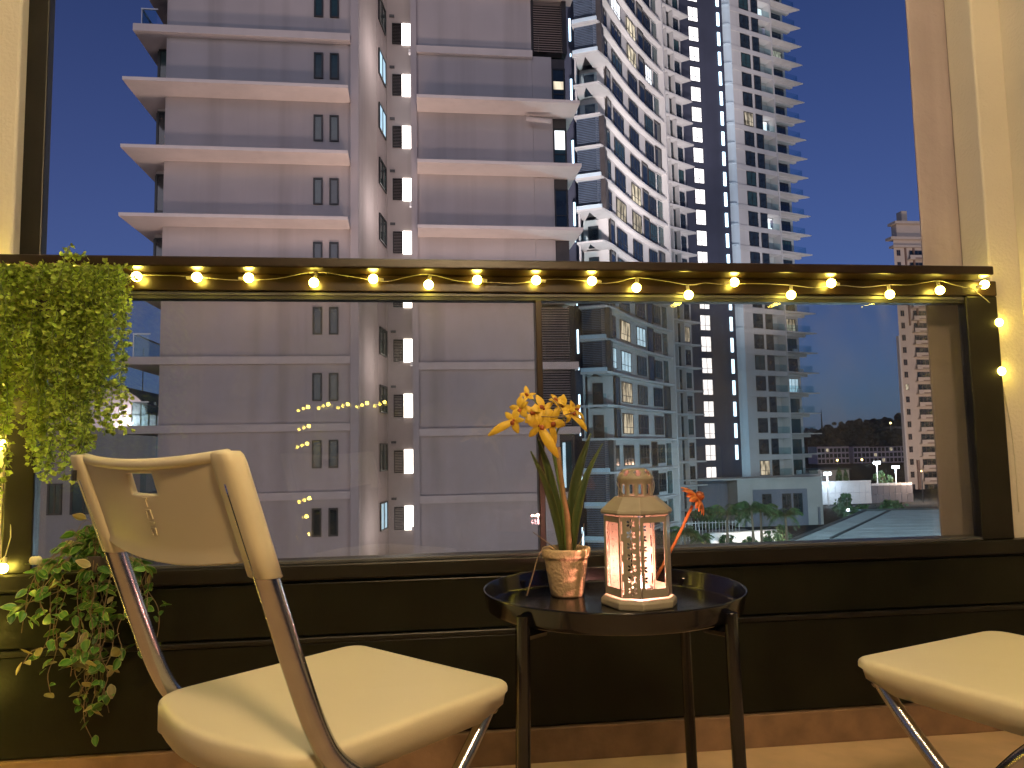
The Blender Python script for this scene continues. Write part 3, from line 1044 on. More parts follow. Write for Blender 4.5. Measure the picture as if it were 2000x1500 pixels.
for fi, z in enumerate(ZL):
    k = fi - 4
    # curved ledge
    outp = [Vector(cor_f.pt(-.1, .35)), Vector(cor_f.pt(cor_f.len + .15, .35))] + [p + Vector((ctan(i / 14).y, -ctan(i / 14).x)) * .55 for i, p in enumerate(edge_pts)][1:]
    inp = [Vector(cor_f.pt(-.1, -3.2))] + [p - Vector((ctan(i / 14).y, -ctan(i / 14).x)) * 1.2 for i, p in enumerate(edge_pts)]
    n = len(outp)
    mb = MB()
    for i in range(n - 1):
        mb.prism([tuple(outp[i]), tuple(outp[i + 1]), tuple(inp[i + 1]), tuple(inp[i])], z - .20, z)
    mb.build('floor_slab', 'curved_paint', tw)
    # upstand band below the windows
    zt = z + FP - .20
    bal = k in BALC
    if zt > 58:
        continue
    if bal:
        pc = MB()
        cor_f.box(pc, .02, .18, -.3, 0, z, zt)
        pc.build('post', 'curved_paint', tw)
        bkw = MB()
        cor_f.box(bkw, -.1, cor_f.len + .1, -3.2, -2.6, z, zt)
        bkw.build('wall', 'curved_paint', tw)
        window(tw, (*cor_f.pt(.9, -2.6), z + .02), cor_f.ang, 1.0, 2.2, 1, 1, 'dark_pane')
        gl_ = MB()
        cor_f.box(gl_, .2, cor_f.len - .05, .18, .20, z, z + 1.0)
        gl_.build('balcony_glass', 'rail_glass', tw)
        t_ = .145
        q = cpt(t_)
        window(tw, (q.x, q.y, z + .05), math.atan2(ctan(t_).y, ctan(t_).x), 1.35, 2.75, 1, 1, 'dark_pane', 'shutter_panel', 'dark_cladding')
    else:
        MB().strip(wall_b, z, zt, .45).build('wall', 'curved_paint', tw)
        lv = MB()
        cor_f.box(lv, .02, cor_f.len - .02, -2.2, -.32, z, zt)
        lv.build('louvre_back', 'louvre_dark', tw)
        ls = MB()
        for q in range(17):
            cor_f.box(ls, .05, cor_f.len - .05, -.15, -.08, z + .12 + q * .165, z + .19 + q * .165)
        ls.build('louvre_slats', 'blue_louvre', tw)
        pl = MB()
        cor_f.box(pl, cor_f.len - .02, cor_f.len + .45, -1.2, -.02, z, zt)
        pl.build('shutter_panel', 'dark_cladding', tw)
        if k not in (4, 9, 14):
            bd = MB()
            cor_f.box(bd, -.05, cor_f.len + .1, .10, .42, z + .0, z + .34)
            bd.build('planter_band', 'pilaster_paint', tw)

    def cw(t0, t1, nm='window', fm='window_frame', full=False, cols=3, idx=0):
        tm = (t0 + t1) / 2
        a_, b_ = cpt(t0), cpt(t1)
        d_ = (b_ - a_)
        mid = (a_ + b_) / 2 + Vector((d_.y, -d_.x)).normalized() * .06
        pn = LIT.get(('c', k, idx), 'dark_pane' if rng.random() < .75 else 'teal_pane')
        if full:
            window(tw, (mid.x, mid.y, z + .12), math.atan2(d_.y, d_.x), d_.length, 2.62, 1, 1, 'dark_pane', nm, fm)
        else:
            window(tw, (mid.x, mid.y, z + .42), math.atan2(d_.y, d_.x), d_.length, 2.0, cols, 2, pn)
    if zt < 58:
        if not bal:
            cw(0.015, .135, idx=1)
        cw(.205, .355, idx=2)
        cw(.455, .600, idx=3)
        if bal:
            cw(.715, .850, idx=4)
            cw(.880, .985, 'shutter_panel', 'dark_cladding', True)
        else:
            cw(.640, .735, 'shutter_panel', 'dark_cladding', True)
            cw(.745, .860, idx=4)
            tq = .93
            q = cpt(tq) + Vector((ctan(tq).y, -ctan(tq).x)) * .03
            window(tw, (q.x, q.y, z + .05), math.atan2(ctan(tq).y, ctan(tq).x), 1.5, 2.6, 1, 1, 'teal_pane', 'recess_panel', 'curved_paint')
# fin at the curve's far end
q = cpt(1.0)
e_ = Frame((q.x, q.y), (q.x + ctan(1).x * .3, q.y + ctan(1).y * .3))
fm_ = MB()
e_.box(fm_, 0, .25, -1, .65, GZ, TOPZ)
fm_.build('fin', 'curved_paint', tw)
# dark wall with light strips beside the near corner
lf_ = Frame((12.4, 70.6), (15.6, 70.0))
mb = MB()
lf_.box(mb, 0, lf_.len, -2, 0, GZ, TOPZ)
mb.build('wall', 'core_paint', tw)
for j in range(12):
    z = 43.1 - 6.2 * j
    mb = MB()
    lf_.box(mb, 2.55, 2.72, .01, .06, z - 2.3, z)
    lf_.box(mb, 2.60, 2.70, .01, .06, z - 3.9, z - 3.6)
    mb.build('light_strip', 'led_strip', tw)
# second wing
w2 = Frame((32.6, 96.8), (37.2, 99.6))
mb = MB()
w2.box(mb, -3.0, 5.50, -9, 0, GZ, TOPZ)
mb.build('wall', 'curved_paint', tw)
mb = MB()
w2.box(mb, 5.5, 6.1, -12, -.3, GZ, TOPZ)
mb.build('wall', 'core_paint', tw)
for fi, z in enumerate(ZL):
    k = fi - 4
    z2 = 2.07 + FPW * k
    mb = MB()
    mb.prism([w2.pt(-.8, .95), w2.pt(6.45, .95), w2.pt(5.55, -1.5), w2.pt(-.8, -1.5)], z2 - .2, z2)
    mb.build('floor_slab', 'curved_paint', tw)
    if z2 > 64:
        continue
    window(tw, (*w2.pt(1.07, .02), z2 + .1), w2.ang, .66, 2.3, 1, 1, LIT.get(('w', k, 0), 'dark_pane'))
    window(tw, (*w2.pt(2.27, .06), z2 + .05), w2.ang, 1.3, 2.75, 1, 1, 'dark_pane', 'shutter_panel', 'dark_cladding')
    window(tw, (*w2.pt(4.1, .02), z2 + .35), w2.ang, 1.9, 2.1, 3, 2, LIT.get(('w', k, 1), rng.choice(('dark_pane', 'teal_pane', 'dark_pane'))))
    mb = MB()
    w2.box(mb, 1.5, 1.62, .0, .8, z2, z2 + FP - .2)
    w2.box(mb, 2.96, 3.05, .0, .8, z2, z2 + FP - .2)
    mb.build('fin', 'curved_paint', tw)
# dark core with lit stair windows and light strips
co = Frame((37.8, 102.9), (45.9, 104.7))
mb = MB()
co.box(mb, 0, co.len, -8, 0, GZ, TOPZ)
mb.build('wall', 'core_paint', tw)
for j in range(19):
    z = 53.75 - 2.28 - FPR * j
    window(tw, (*co.pt(3.10 if z > -60 else 0, .01), z), co.ang, 1.75, 2.28, 2, 2, 'lit_core')
    mb = MB()
    co.box(mb, 7.30, 7.72, .01, .10, z + .1, z + 2.15)
    if z > -1.5:
        mb.build('light_strip', 'led_strip', tw)
for j in range(1, 6):
    z = 53.75 - 2.28 + FPR * j
    window(tw, (*co.pt(3.10, .01), z), co.ang, 1.75, 2.28, 2, 2, 'lit_core')
    mb = MB()
    co.box(mb, 7.30, 7.72, .01, .10, z + .1, z + 2.15)
    mb.build('light_strip', 'led_strip', tw)
# far wing: rounded pilaster, windows, recessed balconies
rw = Frame((47.0, 104.8), (58.9, 109.2))
pil = []
for i in range(9):
    a = i / 8
    pil.append((44.9 + 2.1 * a + .25 * math.sin(a * 2), 106.4 - 1.6 * a - .5 * math.sin(math.pi * a)))
mb = MB()
mb.prism(pil + [(47.0, 112), (44.9, 112)], GZ, TOPZ)
mb.build('pilaster', 'pilaster_paint', tw, smooth=False)
mb = MB()
rw.box(mb, 0.0, 4.72, -6, -.12, GZ, TOPZ)
rw.box(mb, 4.72, 13.1, -6, -1.55, GZ, TOPZ)
mb.build('wall', 'curved_paint', tw)
mb = MB()
rw.box(mb, 8.62, 8.80, -1.5, .12, GZ, TOPZ)
mb.build('fin', 'curved_paint', tw)
for fi in range(0, 26):
    z = 14.95 + FPR * (fi - 6)
    k = fi - 6
    if z > TOPZ - 10:
        continue
    mb = MB()
    ring = [(p[0] - .16, p[1] - .28) for p in pil]
    mb.prism(ring + [(47.0, 108), (44.9, 108)], z - .14, z)
    mb.build('floor_ledge', 'pilaster_paint', tw)
    mb = MB()
    mb.prism([rw.pt(0, .0), rw.pt(8.6, .0), rw.pt(8.6, -1.5), rw.pt(0, -1.5)], z - .75, z)
    mb.prism([rw.pt(8.82, .15), rw.pt(15.2, .15), rw.pt(14.1, -1.5), rw.pt(8.82, -1.5)], z - .16, z)
    mb.prism([rw.pt(8.82, -.9), rw.pt(13.9, -.9), rw.pt(13.9, -1.52), rw.pt(8.82, -1.52)], z - .6, z - .161)
    mb.build('floor_slab', 'curved_paint', tw)
    window(tw, (*rw.pt(3.20, -.10), z + .10), rw.ang, 1.9, 2.15, 2, 2, LIT.get(('r', k, 0), rng.choice(('dark_pane', 'teal_pane', 'dark_pane'))))
    window(tw, (*rw.pt(5.42, -.10), z + .0), rw.ang, 1.40, 2.35, 1, 1, 'dark_pane', 'shutter_panel', 'dark_cladding')
    window(tw, (*rw.pt(6.65, -1.54), z + .02), rw.ang, 0.9, 2.1, 1, 1, LIT.get(('r', k, 1), 'dark_pane'))
    window(tw, (*rw.pt(9.30, -1.54), z + .02), rw.ang, .5, 2.15, 1, 1, 'dark_pane')
    window(tw, (*rw.pt(11.4, -1.54), z + .02), rw.ang, 2.2, 2.2, 3, 2, LIT.get(('r', k, 2), rng.choice(('dark_pane', 'dark_pane', 'teal_pane'))))
    mb = MB()
    rw.box(mb, 6.2, 8.6, -.12, -.08, z, z + 1.0)
    rw.box(mb, 8.85, 14.0, -.02, .02, z, z + 1.0)
    rw.box(mb, 13.96, 14.0, -1.5, -.02, z, z + 1.0)
    mb.build('balcony_glass', 'rail_glass', tw)
    if rng.random() < .45:
        mb = MB()
        a_ = rng.uniform(9.2, 12.6)
        rw.box(mb, a_, a_ + .8, -1.4, -1.05, z, z + .62)
        mb.build('air_conditioner', 'white_metal', tw)
    if rng.random() < .3:
        mb = MB()
        a_ = rng.uniform(7.0, 7.9)
        rw.box(mb, a_, a_ + .55, -.75, -.72, z + .5, z + 1.7)
        mb.build('laundry', rng.choice(('house_paint', 'roof_sheet', 'screen_panel')), tw)
    if LIT.get(('r', k, 3)):
        mb = MB()
        rw.box(mb, 6.3, 8.5, -1.53, -1.5, z + .1, z + 2.2)
        mb.build('lit_opening', LIT[('r', k, 3)], tw)

# ------------------------------------------------------------------ podium under the curved tower
pd = thing('podium_block', 'low plain podium block at the foot of the curved tower', 'building', (44, 100, GZ))
MB().box(42.2, 54.2, 98.0, 102.5, GZ, -3.75).build('wall', 'podium_paint', pd)
mb = MB().box(26.0, 42.1, 101.0, 102.6, GZ, -3.9)
mb.build('wall', 'podium_dark', pd)  # darker bluish podium paint, its shade put into the colour
MB().box(25.5, 54.6, 97.6, 103, -3.749, -3.55).build('roof', 'podium_paint', pd)
MB().box(44.3, 52.0, 97.90, 97.999, GZ, -5.1).build('recess_panel', 'podium_dark', pd)  # flat dark panel, the shade of a recess put into its colour
for x in (46.2, 49.0, 50.6):
    window(pd, (x, 97.89, -8.6), 0, 1.3, 2.9, 2, 2, 'dark_pane')
for x in (43.0, 44.0, 53.4):
    MB().box(x, x + .25, 97.7, 97.95, GZ, -7.6).build('bollard_post', 'podium_dark', pd)

# ------------------------------------------------------------------ low roof close by, beyond the glass
pr = thing('pool_pavilion', 'flat grey roofed pavilion just beyond the lower right of the glass', 'building', (28, 44, GZ))
RZ = -4.0
mb = MB().prism([(18.4, 36.6), (26.4, 35.6), (40.0, 50.2), (31.4, 51.3)], RZ - .35, RZ)
mb.build('roof', 'roof_sheet', pr)
P0, P1, P2, P3 = Vector((18.4, 36.6)), Vector((31.4, 51.3)), Vector((40.0, 50.2)), Vector((26.4, 35.6))


def rim_bar(a_, b_, w, name='roof_edge'):
    d_ = (b_ - a_).normalized()
    n_ = Vector((-d_.y, d_.x)) * w
    MB().prism([tuple(a_), tuple(b_), tuple(b_ + n_), tuple(a_ + n_)], RZ + .003, RZ + .09).build(name, 'roof_edge', pr)


rim_bar(P1, P0, .22)
rim_bar(P1 + Vector((-.2, .2)), P2, .25)
rim_bar(Vector((20.6, 36.55)), Vector((33.2, 50.8)), .12, 'roof_seam')
for k in range(9):
    f = (k + 1) / 10
    a_, b_ = P0.lerp(P1, f), P3.lerp(P2, f)
    MB().prism([(a_.x + .3, a_.y), (b_.x, b_.y), (b_.x, b_.y + .03), (a_.x + .3, a_.y + .03)], RZ + .002, RZ + .010).build('roof_sheet_joint', 'roof_sheet', pr)
for x, y in ((20.2, 37.6), (26.0, 37.0), (37.5, 49.5), (31.6, 50.2)):
    MB().box(x - .15, x + .15, y - .15, y + .15, GZ, RZ - .35).build('pillar', 'podium_paint', pr)

# ------------------------------------------------------------------ palms and garden


def palm(x, y, h, r, nf, seed, label):
    rr = random.Random(seed)
    t = thing('palm_tree', label, 'palm', (x, y, GZ), rr.uniform(0, 6), 'palms in the garden below the tower')
    MB().tube(smooth_path([(0, 0, 0), (rr.uniform(-.1, .1), rr.uniform(-.1, .1), h * .5), (0, 0, h)], 4), [.16] * 4 + [.12] * 5, 8).build('trunk', 'bark', t, smooth=True, local=True)
    rimv_ = []
    for i in range(nf):
        a = 2 * math.pi * i / nf + rr.uniform(-.2, .2)
        el = rr.uniform(.05, 1.25)
        L_ = r * rr.uniform(.8, 1.15)
        mb = MB()
        d = Vector((math.cos(a), math.sin(a), 0))
        s = Vector((-d.y, d.x, 0))
        sp = []
        for j in range(11):
            f = j / 10
            sp.append(d * L_ * f * math.cos(el * .8) + Vector((0, 0, h + L_ * (math.sin(el) * f - (0.55 + .45 * math.cos(el)) * f * f * .95))))
        mb.tube(sp, [.025 * (1 - .8 * j / 10) for j in range(11)], 4)
        for j in range(1, 30):
            f = j / 30
            p_ = sp[int(f * 10)].lerp(sp[min(10, int(f * 10) + 1)], f * 10 % 1)
            ll = L_ * .30 * math.sin(math.pi * (.12 + .85 * f)) ** .7
            for e in (-1, 1):
                tip = p_ + s * e * ll * .80 + d * ll * .45 + Vector((0, 0, -ll * rr.uniform(.25, .75)))
                mb.add([p_ - d * .035, p_ + d * .035, p_.lerp(tip, .5) + d * .05 + Vector((0, 0, .02)), tip], [(0, 1, 2), (0, 2, 3)])
        mb.build('frond', 'palm_leaf', t, local=True)


for i, (x, y, h, r, nf, lb) in enumerate([(31.1, 75, 4.0, 2.5, 20, 'palm at the near end of the row beside the picket fence'), (33.0, 73.5, 4.5, 2.7, 22, 'tallest palm in the middle of the garden row'),
                                          (34.9, 75.5, 4.1, 2.5, 20, 'palm in front of the lit garden wall, between two others'), (36.8, 74, 3.7, 2.4, 20, 'palm at the end of the row nearest the grey roof'),
                                          (26.2, 74, 2.3, 2.3, 22, 'low bushy palm just behind the lantern'), (28.6, 76, 1.5, 1.7, 16, 'short palm below the picket fence')]):
    palm(x, y, h, r, nf, 40 + i, lb)


def tree(name, label, x, y, h, r, nleaf, seed, m='tree_leaf', cone=False, group=None, trunk=.35, size=.28):
    rr = random.Random(seed)
    t = thing(name, label, 'tree', (x, y, GZ), 0, group)
    mb = MB().tube([(0, 0, 0), (.05, .05, h * .4), (0, 0, h * .8)], [r * .07 + .05, r * .05 + .04, .03], 7)
    for k in range(5):
        a = rr.uniform(0, 6.3)
        z = h * rr.uniform(.3, .6)
        mb.tube([(0, 0, z), (math.cos(a) * r * .6, math.sin(a) * r * .6, z + h * .22)], [r * .03 + .02, .015], 5)
    mb.build('trunk', 'bark', t, smooth=True, local=True)
    lm = MB()
    clumps = [(rr.gauss(0, .42), rr.gauss(0, .42), rr.uniform(0, 1)) for _ in range(16)]
    for i in range(nleaf):
        cx_, cy_, cz_ = rr.choice(clumps)
        zf = min(1, max(0, cz_ + rr.gauss(0, .10)))
        rad = r * ((1 - zf) * .9 + .05 if cone else math.sin(math.pi * (.10 + .82 * zf)) ** .6)
        p_ = Vector((cx_ * rad * 1.2 + rr.gauss(0, .16) * rad, cy_ * rad * 1.2 + rr.gauss(0, .16) * rad, h * trunk + zf * h * (1 - trunk)))
        d = Vector((rr.uniform(-1, 1), rr.uniform(-1, 1), rr.uniform(-1, 1))).normalized()
        u = d.cross(Vector((rr.uniform(-1, 1), rr.uniform(-1, 1), rr.uniform(-1, 1)))).normalized()
        s = size * rr.uniform(.6, 1.3)
        lm.add([p_ - d * s, p_ + u * s * .5, p_ + d * s, p_ - u * s * .5], [(0, 1, 2, 3)])
    lm.build('crown', m, t, local=True)


tree('garden_tree', 'round leafy tree beyond the grey roof, in front of the lit fence', 57.5, 88, 3.6, 2.6, 1500, 61, trunk=.2)
tree('garden_tree', 'small dark shrub tree against the podium corner', 55.4, 94, 4.2, 1.6, 900, 62, trunk=.3)
tree('garden_tree', 'low spreading tree behind the grey roof seam', 51.0, 84, 2.4, 2.6, 1200, 63, trunk=.15)
tree('garden_tree', 'low shrub tree at the corner of the grey roof', 47.0, 80, 2.0, 2.2, 1000, 64, trunk=.15)
tree('garden_tree', 'dark shrub tree beside the podium wall behind the daisy', 36.0, 93, 3.0, 2.2, 1100, 65, trunk=.2)
tree('conifer', 'pale pointed conifer above the lit sports fence, taller of a close pair', 78.8, 136, 6.2, 1.1, 700, 66, 'tree_leaf', True)
tree('conifer', 'pale pointed conifer above the lit sports fence, shorter of a close pair', 80.6, 137, 6.0, .9, 600, 67, 'tree_leaf', True)
tree('floodlit_tree', 'bright green tree standing between the two sports floodlights', 86.0, 134, 5.6, 1.2, 900, 68, 'tree_leaf')

for i, (x, y, h, r, lb) in enumerate([(31.9, 77.2, 1.5, .9, 'low shrub before the lit garden wall, nearest the picket fence'), (34.4, 77.0, 1.2, .8, 'smallest shrub before the lit garden wall, in the middle'),
                                      (36.6, 77.2, 1.7, 1.0, 'low shrub before the lit garden wall, nearest the grey roof'), (38.6, 78.4, 2.2, 1.1, 'shrub at the far end of the lit garden wall')]):
    tree('garden_shrub', lb, x, y, h, r, 520, 80 + i, trunk=.1, size=.16, group='shrubs along the garden wall')
fn = thing('picket_fence', 'thin white picket fence in the garden beyond the lantern', 'fence', (33, 85, GZ))
for i in range(19):
    x = 29.4 + 7.2 * i / 18
    MB().box(x - .03, x + .03, 84.97, 85.03, GZ, -7.75).build('picket', 'white_metal', fn)
MB().box(29.3, 36.7, 85.032, 85.06, -8.0, -7.93).build('rail', 'white_metal', fn)
MB().box(29.3, 36.7, 85.032, 85.06, -9.6, -9.53).build('rail', 'white_metal', fn)

gw = thing('garden_wall', 'brightly lit low white garden wall behind the palms', 'wall', (35, 79, GZ))
MB().prism([(30.6, 78.6), (38.9, 79.6), (38.9, 79.9), (30.6, 78.9)], GZ, -8.45).build('wall', 'white_metal', gw)
MB().prism([(30.5, 78.5), (39.0, 79.5), (39.0, 80.0), (30.5, 79.0)], -8.449, -8.35).build('coping', 'podium_paint', gw)
for i, x in enumerate((31.5, 33.6, 35.6, 37.6)):
    q = thing('garden_light', ('first', 'second', 'third', 'last')[i] + ' small uplight along the white garden wall, counted from the picket fence', 'lamp', (x, 77.6, GZ), 0, 'uplights under the palms')
    MB().lathe([(.09, 0), (.09, .25), (.07, .27)], 10, close=True).build('housing', 'window_frame', q, local=True)
    MB().lathe([(.065, .272), (.05, .29), (.001, .30)], 10).build('lens', 'lamp_warm', q, local=True)
    lamp('uplight', q, (0, 0, .5), (120, 230, 170, 260)[i], (1.0, .86, .80), .12)
struct('garden_path', MB().add([(26, 60, GZ + .004), (42, 60, GZ + .004), (42, 96, GZ + .004), (26, 96, GZ + .004)], [(0, 1, 2, 3)]), 'paving')

# ------------------------------------------------------------------ sports ground with floodlights
sf = thing('sports_fence', 'long panelled screen fence lit white by floodlights', 'fence', (79, 130, GZ))
mpan = {}
fx0, fx1 = 69.8, 89.5
npan = 17
for i in range(npan):
    x0 = fx0 + (fx1 - fx0) * i / npan
    x1 = fx0 + (fx1 - fx0) * (i + 1) / npan
    tz = -5.85 if i < 10 else -6.35
    for j in range(2):
        if i >= 10 and j == 1:
            z0, z1 = -8.4, tz - .55
        elif i >= 10:
            z0, z1 = GZ, -8.44
        else:
            z0, z1 = (GZ, -8.0) if j == 0 else (-7.96, tz - .3)
        MB().box(x0 + .03, x1 - .03, 130 + rng.uniform(-.02, .02), 130.08, z0, z1).build('panel', 'screen_panel' if i < 10 else 'podium_dark', sf)
    MB().box(x0 - .05, x0 + .05, 130.09, 130.2, GZ, tz).build('post', 'white_metal', sf)
    if i >= 10:
        MB().box(x0 + .08, x1 - .08, 130.0, 130.09, tz - .5, tz - .1).build('top_panel', 'screen_panel', sf)
MB().box(fx0, fx0 + 11.6, 129.95, 130.2, -6.14, -5.85).build('top_rail', 'white_metal', sf)
for i, (x, y, zt, lb, pw_, hd) in enumerate([(71.6, 127.5, -4.6, 'floodlight mast half hidden by the podium corner', 3200, 1), (84.6, 133, -3.0, 'taller floodlight mast beside the bright green tree', 3000, 1), (88.3, 133, -3.9, 'floodlight mast standing closest to the far pink tower', 3000, 1),
                                             (75.2, 136, -4.1, 'thin street lamp with a drooping arm above the lit fence', 0, 0)]):
    q = thing('floodlight_mast', lb, 'lamp post', (x, y, GZ), 0, 'masts at the sports ground')
    MB().tube([(0, 0, 0), (0, 0, zt - GZ)], [.12, .08], 8).build('pole', 'white_metal', q, local=True)
    if hd:
        h_ = MB().box(-.65, .65, -.22, -.02, zt - GZ, zt - GZ + .45)
        h_.build('lamp_head', 'lamp_cool', q, local=True)
        MB().box(-.7, .7, -.02, .1, zt - GZ - .03, zt - GZ + .5).build('housing', 'window_frame', q, local=True)
        lamp('floodlight', q, (0, -.5, zt - GZ), pw_, (.72, .86, 1.0), .4)
    else:
        MB().tube([(0, 0, zt - GZ), (-.3, 0, zt - GZ + .12), (-.8, 0, zt - GZ + .05)], .05, 6).build('arm', 'white_metal', q, local=True)
lbd = thing('low_building', 'plain pale shed behind the sports ground', 'building', (103, 180, GZ))
MB().box(96.5, 107, 180, 190, GZ, -5.6).build('wall', 'podium_paint', lbd)
MB().box(96, 107.5, 179.7, 190.5, -5.599, -5.3).build('roof', 'roof_edge', lbd)

# ------------------------------------------------------------------ terraced houses far off
hw_cache = None
n = 0
labs = ['end house of the short terrace, nearest the curved tower', 'second house of the short terrace from the curved tower', 'third house of the short terrace from the curved tower', 'last house of the short terrace, by the gap',
        'first house of the long terrace after the gap', 'second house of the long terrace after the gap', 'third house of the long terrace after the gap', 'middle house of the long terrace', 'fifth house of the long terrace after the gap',
        'sixth house of the long terrace after the gap', 'last house of the long terrace, beside the pink tower']
for bi, (bx0, bx1, cnt, zt) in enumerate([(219.5, 238.5, 4, -.4), (241.0, 274.5, 7, -.9)]):
    for i in range(cnt):
        x0 = bx0 + (bx1 - bx0) * i / cnt
        x1 = bx0 + (bx1 - bx0) * (i + 1) / cnt
        q = thing('terraced_house', labs[n], 'house', ((x0 + x1) / 2, 400, GZ), 0, 'terraced houses below the hill')
        n += 1
        w_ = (x1 - x0) / 2
        zh = zt - GZ + rng.uniform(-.15, .2)
        MB().box(-w_ + .01, w_ - .01, 0, 10, 0, zh).build('wall', 'house_paint', q, local=True)
        MB().prism([(-w_, -.5), (w_, -.5), (w_, 10.5), (-w_, 10.5)], zh + .002, zh + .3).build('roof', 'house_roof', q, local=True)
        for zz in (.5, 3.5, 6.5):
            for s_ in (-1, 1):
                f_, p_, cc = window_meshes(w_ * .72, 2.1, 2, 1, .12)
                if 'fh' not in cc:
                    cc['fh'] = f_.mesh('window', 'window_frame')
                lit = rng.random() < .06
                kk = 'ph' + str(lit)
                if kk not in cc:
                    cc[kk] = p_.mesh('pane', 'lit_warm' if lit else 'dark_pane')
                o = inst('window', cc['fh'], q, (s_ * w_ * .48, -.01, zz))
                inst('pane', cc[kk], o)
for x, y, z, lb in [(222.5, 385, -8.2, 'yellow street lamp in front of the short terrace'), (456, 690, 7.5, 'yellow lamp on the dark hillside'), (236, 384, -8.0, 'white street lamp at the gap between the terraces')]:
    q = thing('street_lamp', lb, 'lamp post', (x, y, hill_h(x, y) if y > 600 else GZ), 0, 'distant street lamps')
    hgt = max(2, z - q.location.z) if y < 600 else 9
    MB().tube([(0, 0, 0), (0, 0, hgt)], .12, 6).build('pole', 'white_metal', q, local=True)
    MB().ball((0, 0, hgt + .3), .55 if y < 600 else .9, 8, 6).build('lamp_head', 'lamp_warm', q, local=True)
hb_ = thing('hillside_building', 'grey concrete building on the dark hill', 'building', (468, 690, hill_h(468, 690)))
zb = 4.0
MB().box(459, 462, 688, 696, zb - 4, zb + 11).build('column', 'podium_dark', hb_)
MB().box(457, 482, 686, 700, zb + 11, zb + 13).build('roof', 'podium_dark', hb_)
MB().box(462, 482, 690, 700, zb + 4, zb + 6).build('floor_slab', 'podium_dark', hb_)
ms = thing('radio_mast', 'thin radio mast on the far skyline', 'mast', (385, 690, GZ))
MB().tube([(0, 0, 25), (0, 0, 45)], [.9, .2], 5).build('mast', 'window_frame', ms, local=True)

# ------------------------------------------------------------------ pink tower behind the concrete column
T3Y = 165.0
t3 = thing('pink_tower', 'warm lit tower block half hidden by the concrete column', 'building', (119, T3Y, GZ))
MB().prism([(112.6, T3Y), (127, T3Y), (139, T3Y + 14), (122.8, T3Y + 14)], GZ - 5, 49.2).build('wall', 'far_tower_paint', t3)
MB().box(112.2, 112.58, T3Y - .4, T3Y + .6, GZ - 5, 26).build('pilaster', 'tower_slab', t3)
MB().box(111.6, 128, T3Y - .8, T3Y + 1.5, 49.2, 49.8).build('cornice', 'far_tower_paint', t3)
MB().box(112.2, 128, T3Y - .6, T3Y + 1.2, 47.3, 47.8).build('cornice', 'far_tower_paint', t3)
MB().box(114.0, 126, T3Y + .5, T3Y + 2.5, 49.8, 53.2).build('roof_block', 'far_tower_paint', t3)
MB().box(113.2, 127, T3Y - .3, T3Y + 2.7, 53.2, 53.8).build('cornice', 'far_tower_paint', t3)
MB().box(116.6, 118.0, T3Y + 2, T3Y + 4, 53.8, 57).build('roof_block', 'far_tower_paint', t3)
for x in (115.3, 117.4):
    MB().box(x, x + .35, T3Y - .35, T3Y - .02, 28.5, 47.2).build('band', 'far_brown', t3)
MB().box(114.9, 115.5, T3Y - .5, T3Y - .02, GZ, -3.2).build('band', 'far_brown', t3)
for k in range(22):
    z = -14.0 + 2.92 * k
    if z + 2.6 > 48 or z < GZ - 3:
        continue
    window(t3, (113.75, T3Y - .02, z + .9), 0, .95, 1.4, 2, 1, 'lit_warm' if k == 9 else 'dark_pane', frame_mat='far_brown')
    mb = MB().box(115.9, 121.5, T3Y - 1.2, T3Y - .02, z - .16, z)
    mb.box(115.9, 121.5, T3Y - 1.25, T3Y - 1.2, z - .10, z + .85)
    mb.build('balcony', 'far_tower_paint', t3)
    window(t3, (118.2, T3Y - .02, z + .05), 0, 3.4, 2.2, 3, 2, 'dark_pane', frame_mat='far_brown')
    MB().box(117.2, 121.5, T3Y - 1.30, T3Y - 1.252, z - .05, z + .22).build('vent_slot', 'far_brown', t3)

# ------------------------------------------------------------------ beside the pale tower: vaulted pavilion, low annex
vp_ = thing('vaulted_pavilion', 'barrel vaulted rooftop pavilion lit inside, beyond the hanging plant', 'building', (-24, 62, GZ))
MB().box(-30, -19.7, 60, 74, GZ, 3.0).build('wall', 'tower_paint', vp_)
arc = [(-24.2 + 4.0 * math.cos(t), 3.95 + 2.3 * math.sin(t)) for t in [math.pi * i / 20 for i in range(21)]]
mb = MB()
vs = [(x, 59.2, z) for x, z in arc] + [(x, 74, z) for x, z in arc] + [(x * 1.0 + (x + 24.2) * .03, 59.2, z + .14) for x, z in arc] + [(x + (x + 24.2) * .03, 74, z + .14) for x, z in arc]
n = len(arc)
fs = [(i, i + 1, n + i + 1, n + i) for i in range(n - 1)] + [(2 * n + i, 3 * n + i, 3 * n + i + 1, 2 * n + i + 1) for i in range(n - 1)] + [(i, 2 * n + i, 2 * n + i + 1, i + 1) for i in range(n - 1)]
mb.add(vs, fs).build('vault_roof', 'vault_roof', vp_, smooth=True)
mb = MB()
mb.add([(x, 62.0, z) for x, z in arc] + [(-24.2, 62.0, 3.0)], [tuple(range(n - 1, -1, -1))])
mb.box(-28.2, -20.2, 62.02, 62.1, 3.0, 3.95)
mb.build('end_wall', 'vault_paint', vp_)
MB().box(-28, -20.3, 60.6, 60.8, 3.95, 4.05).build('tie_beam', 'vault_paint', vp_)
mb = MB().box(-20.9, -19.75, 60.2, 60.24, 3.0, 4.9)
mb.build('balcony_glass', 'rail_glass', vp_)
for x in (-20.9, -20.3, -19.75):
    MB().box(x - .04, x + .04, 60.1, 60.19, 3.0, 4.95).build('rail_post', 'window_frame', vp_)
MB().ball((-22.0, 61.4, 3.35), .12, 8, 6).build('lamp', 'lamp_cool', vp_)
lamp('pavilion_light', vp_, (1.5, -1.2, 13.6), 260, (1.0, .86, .88), .3)
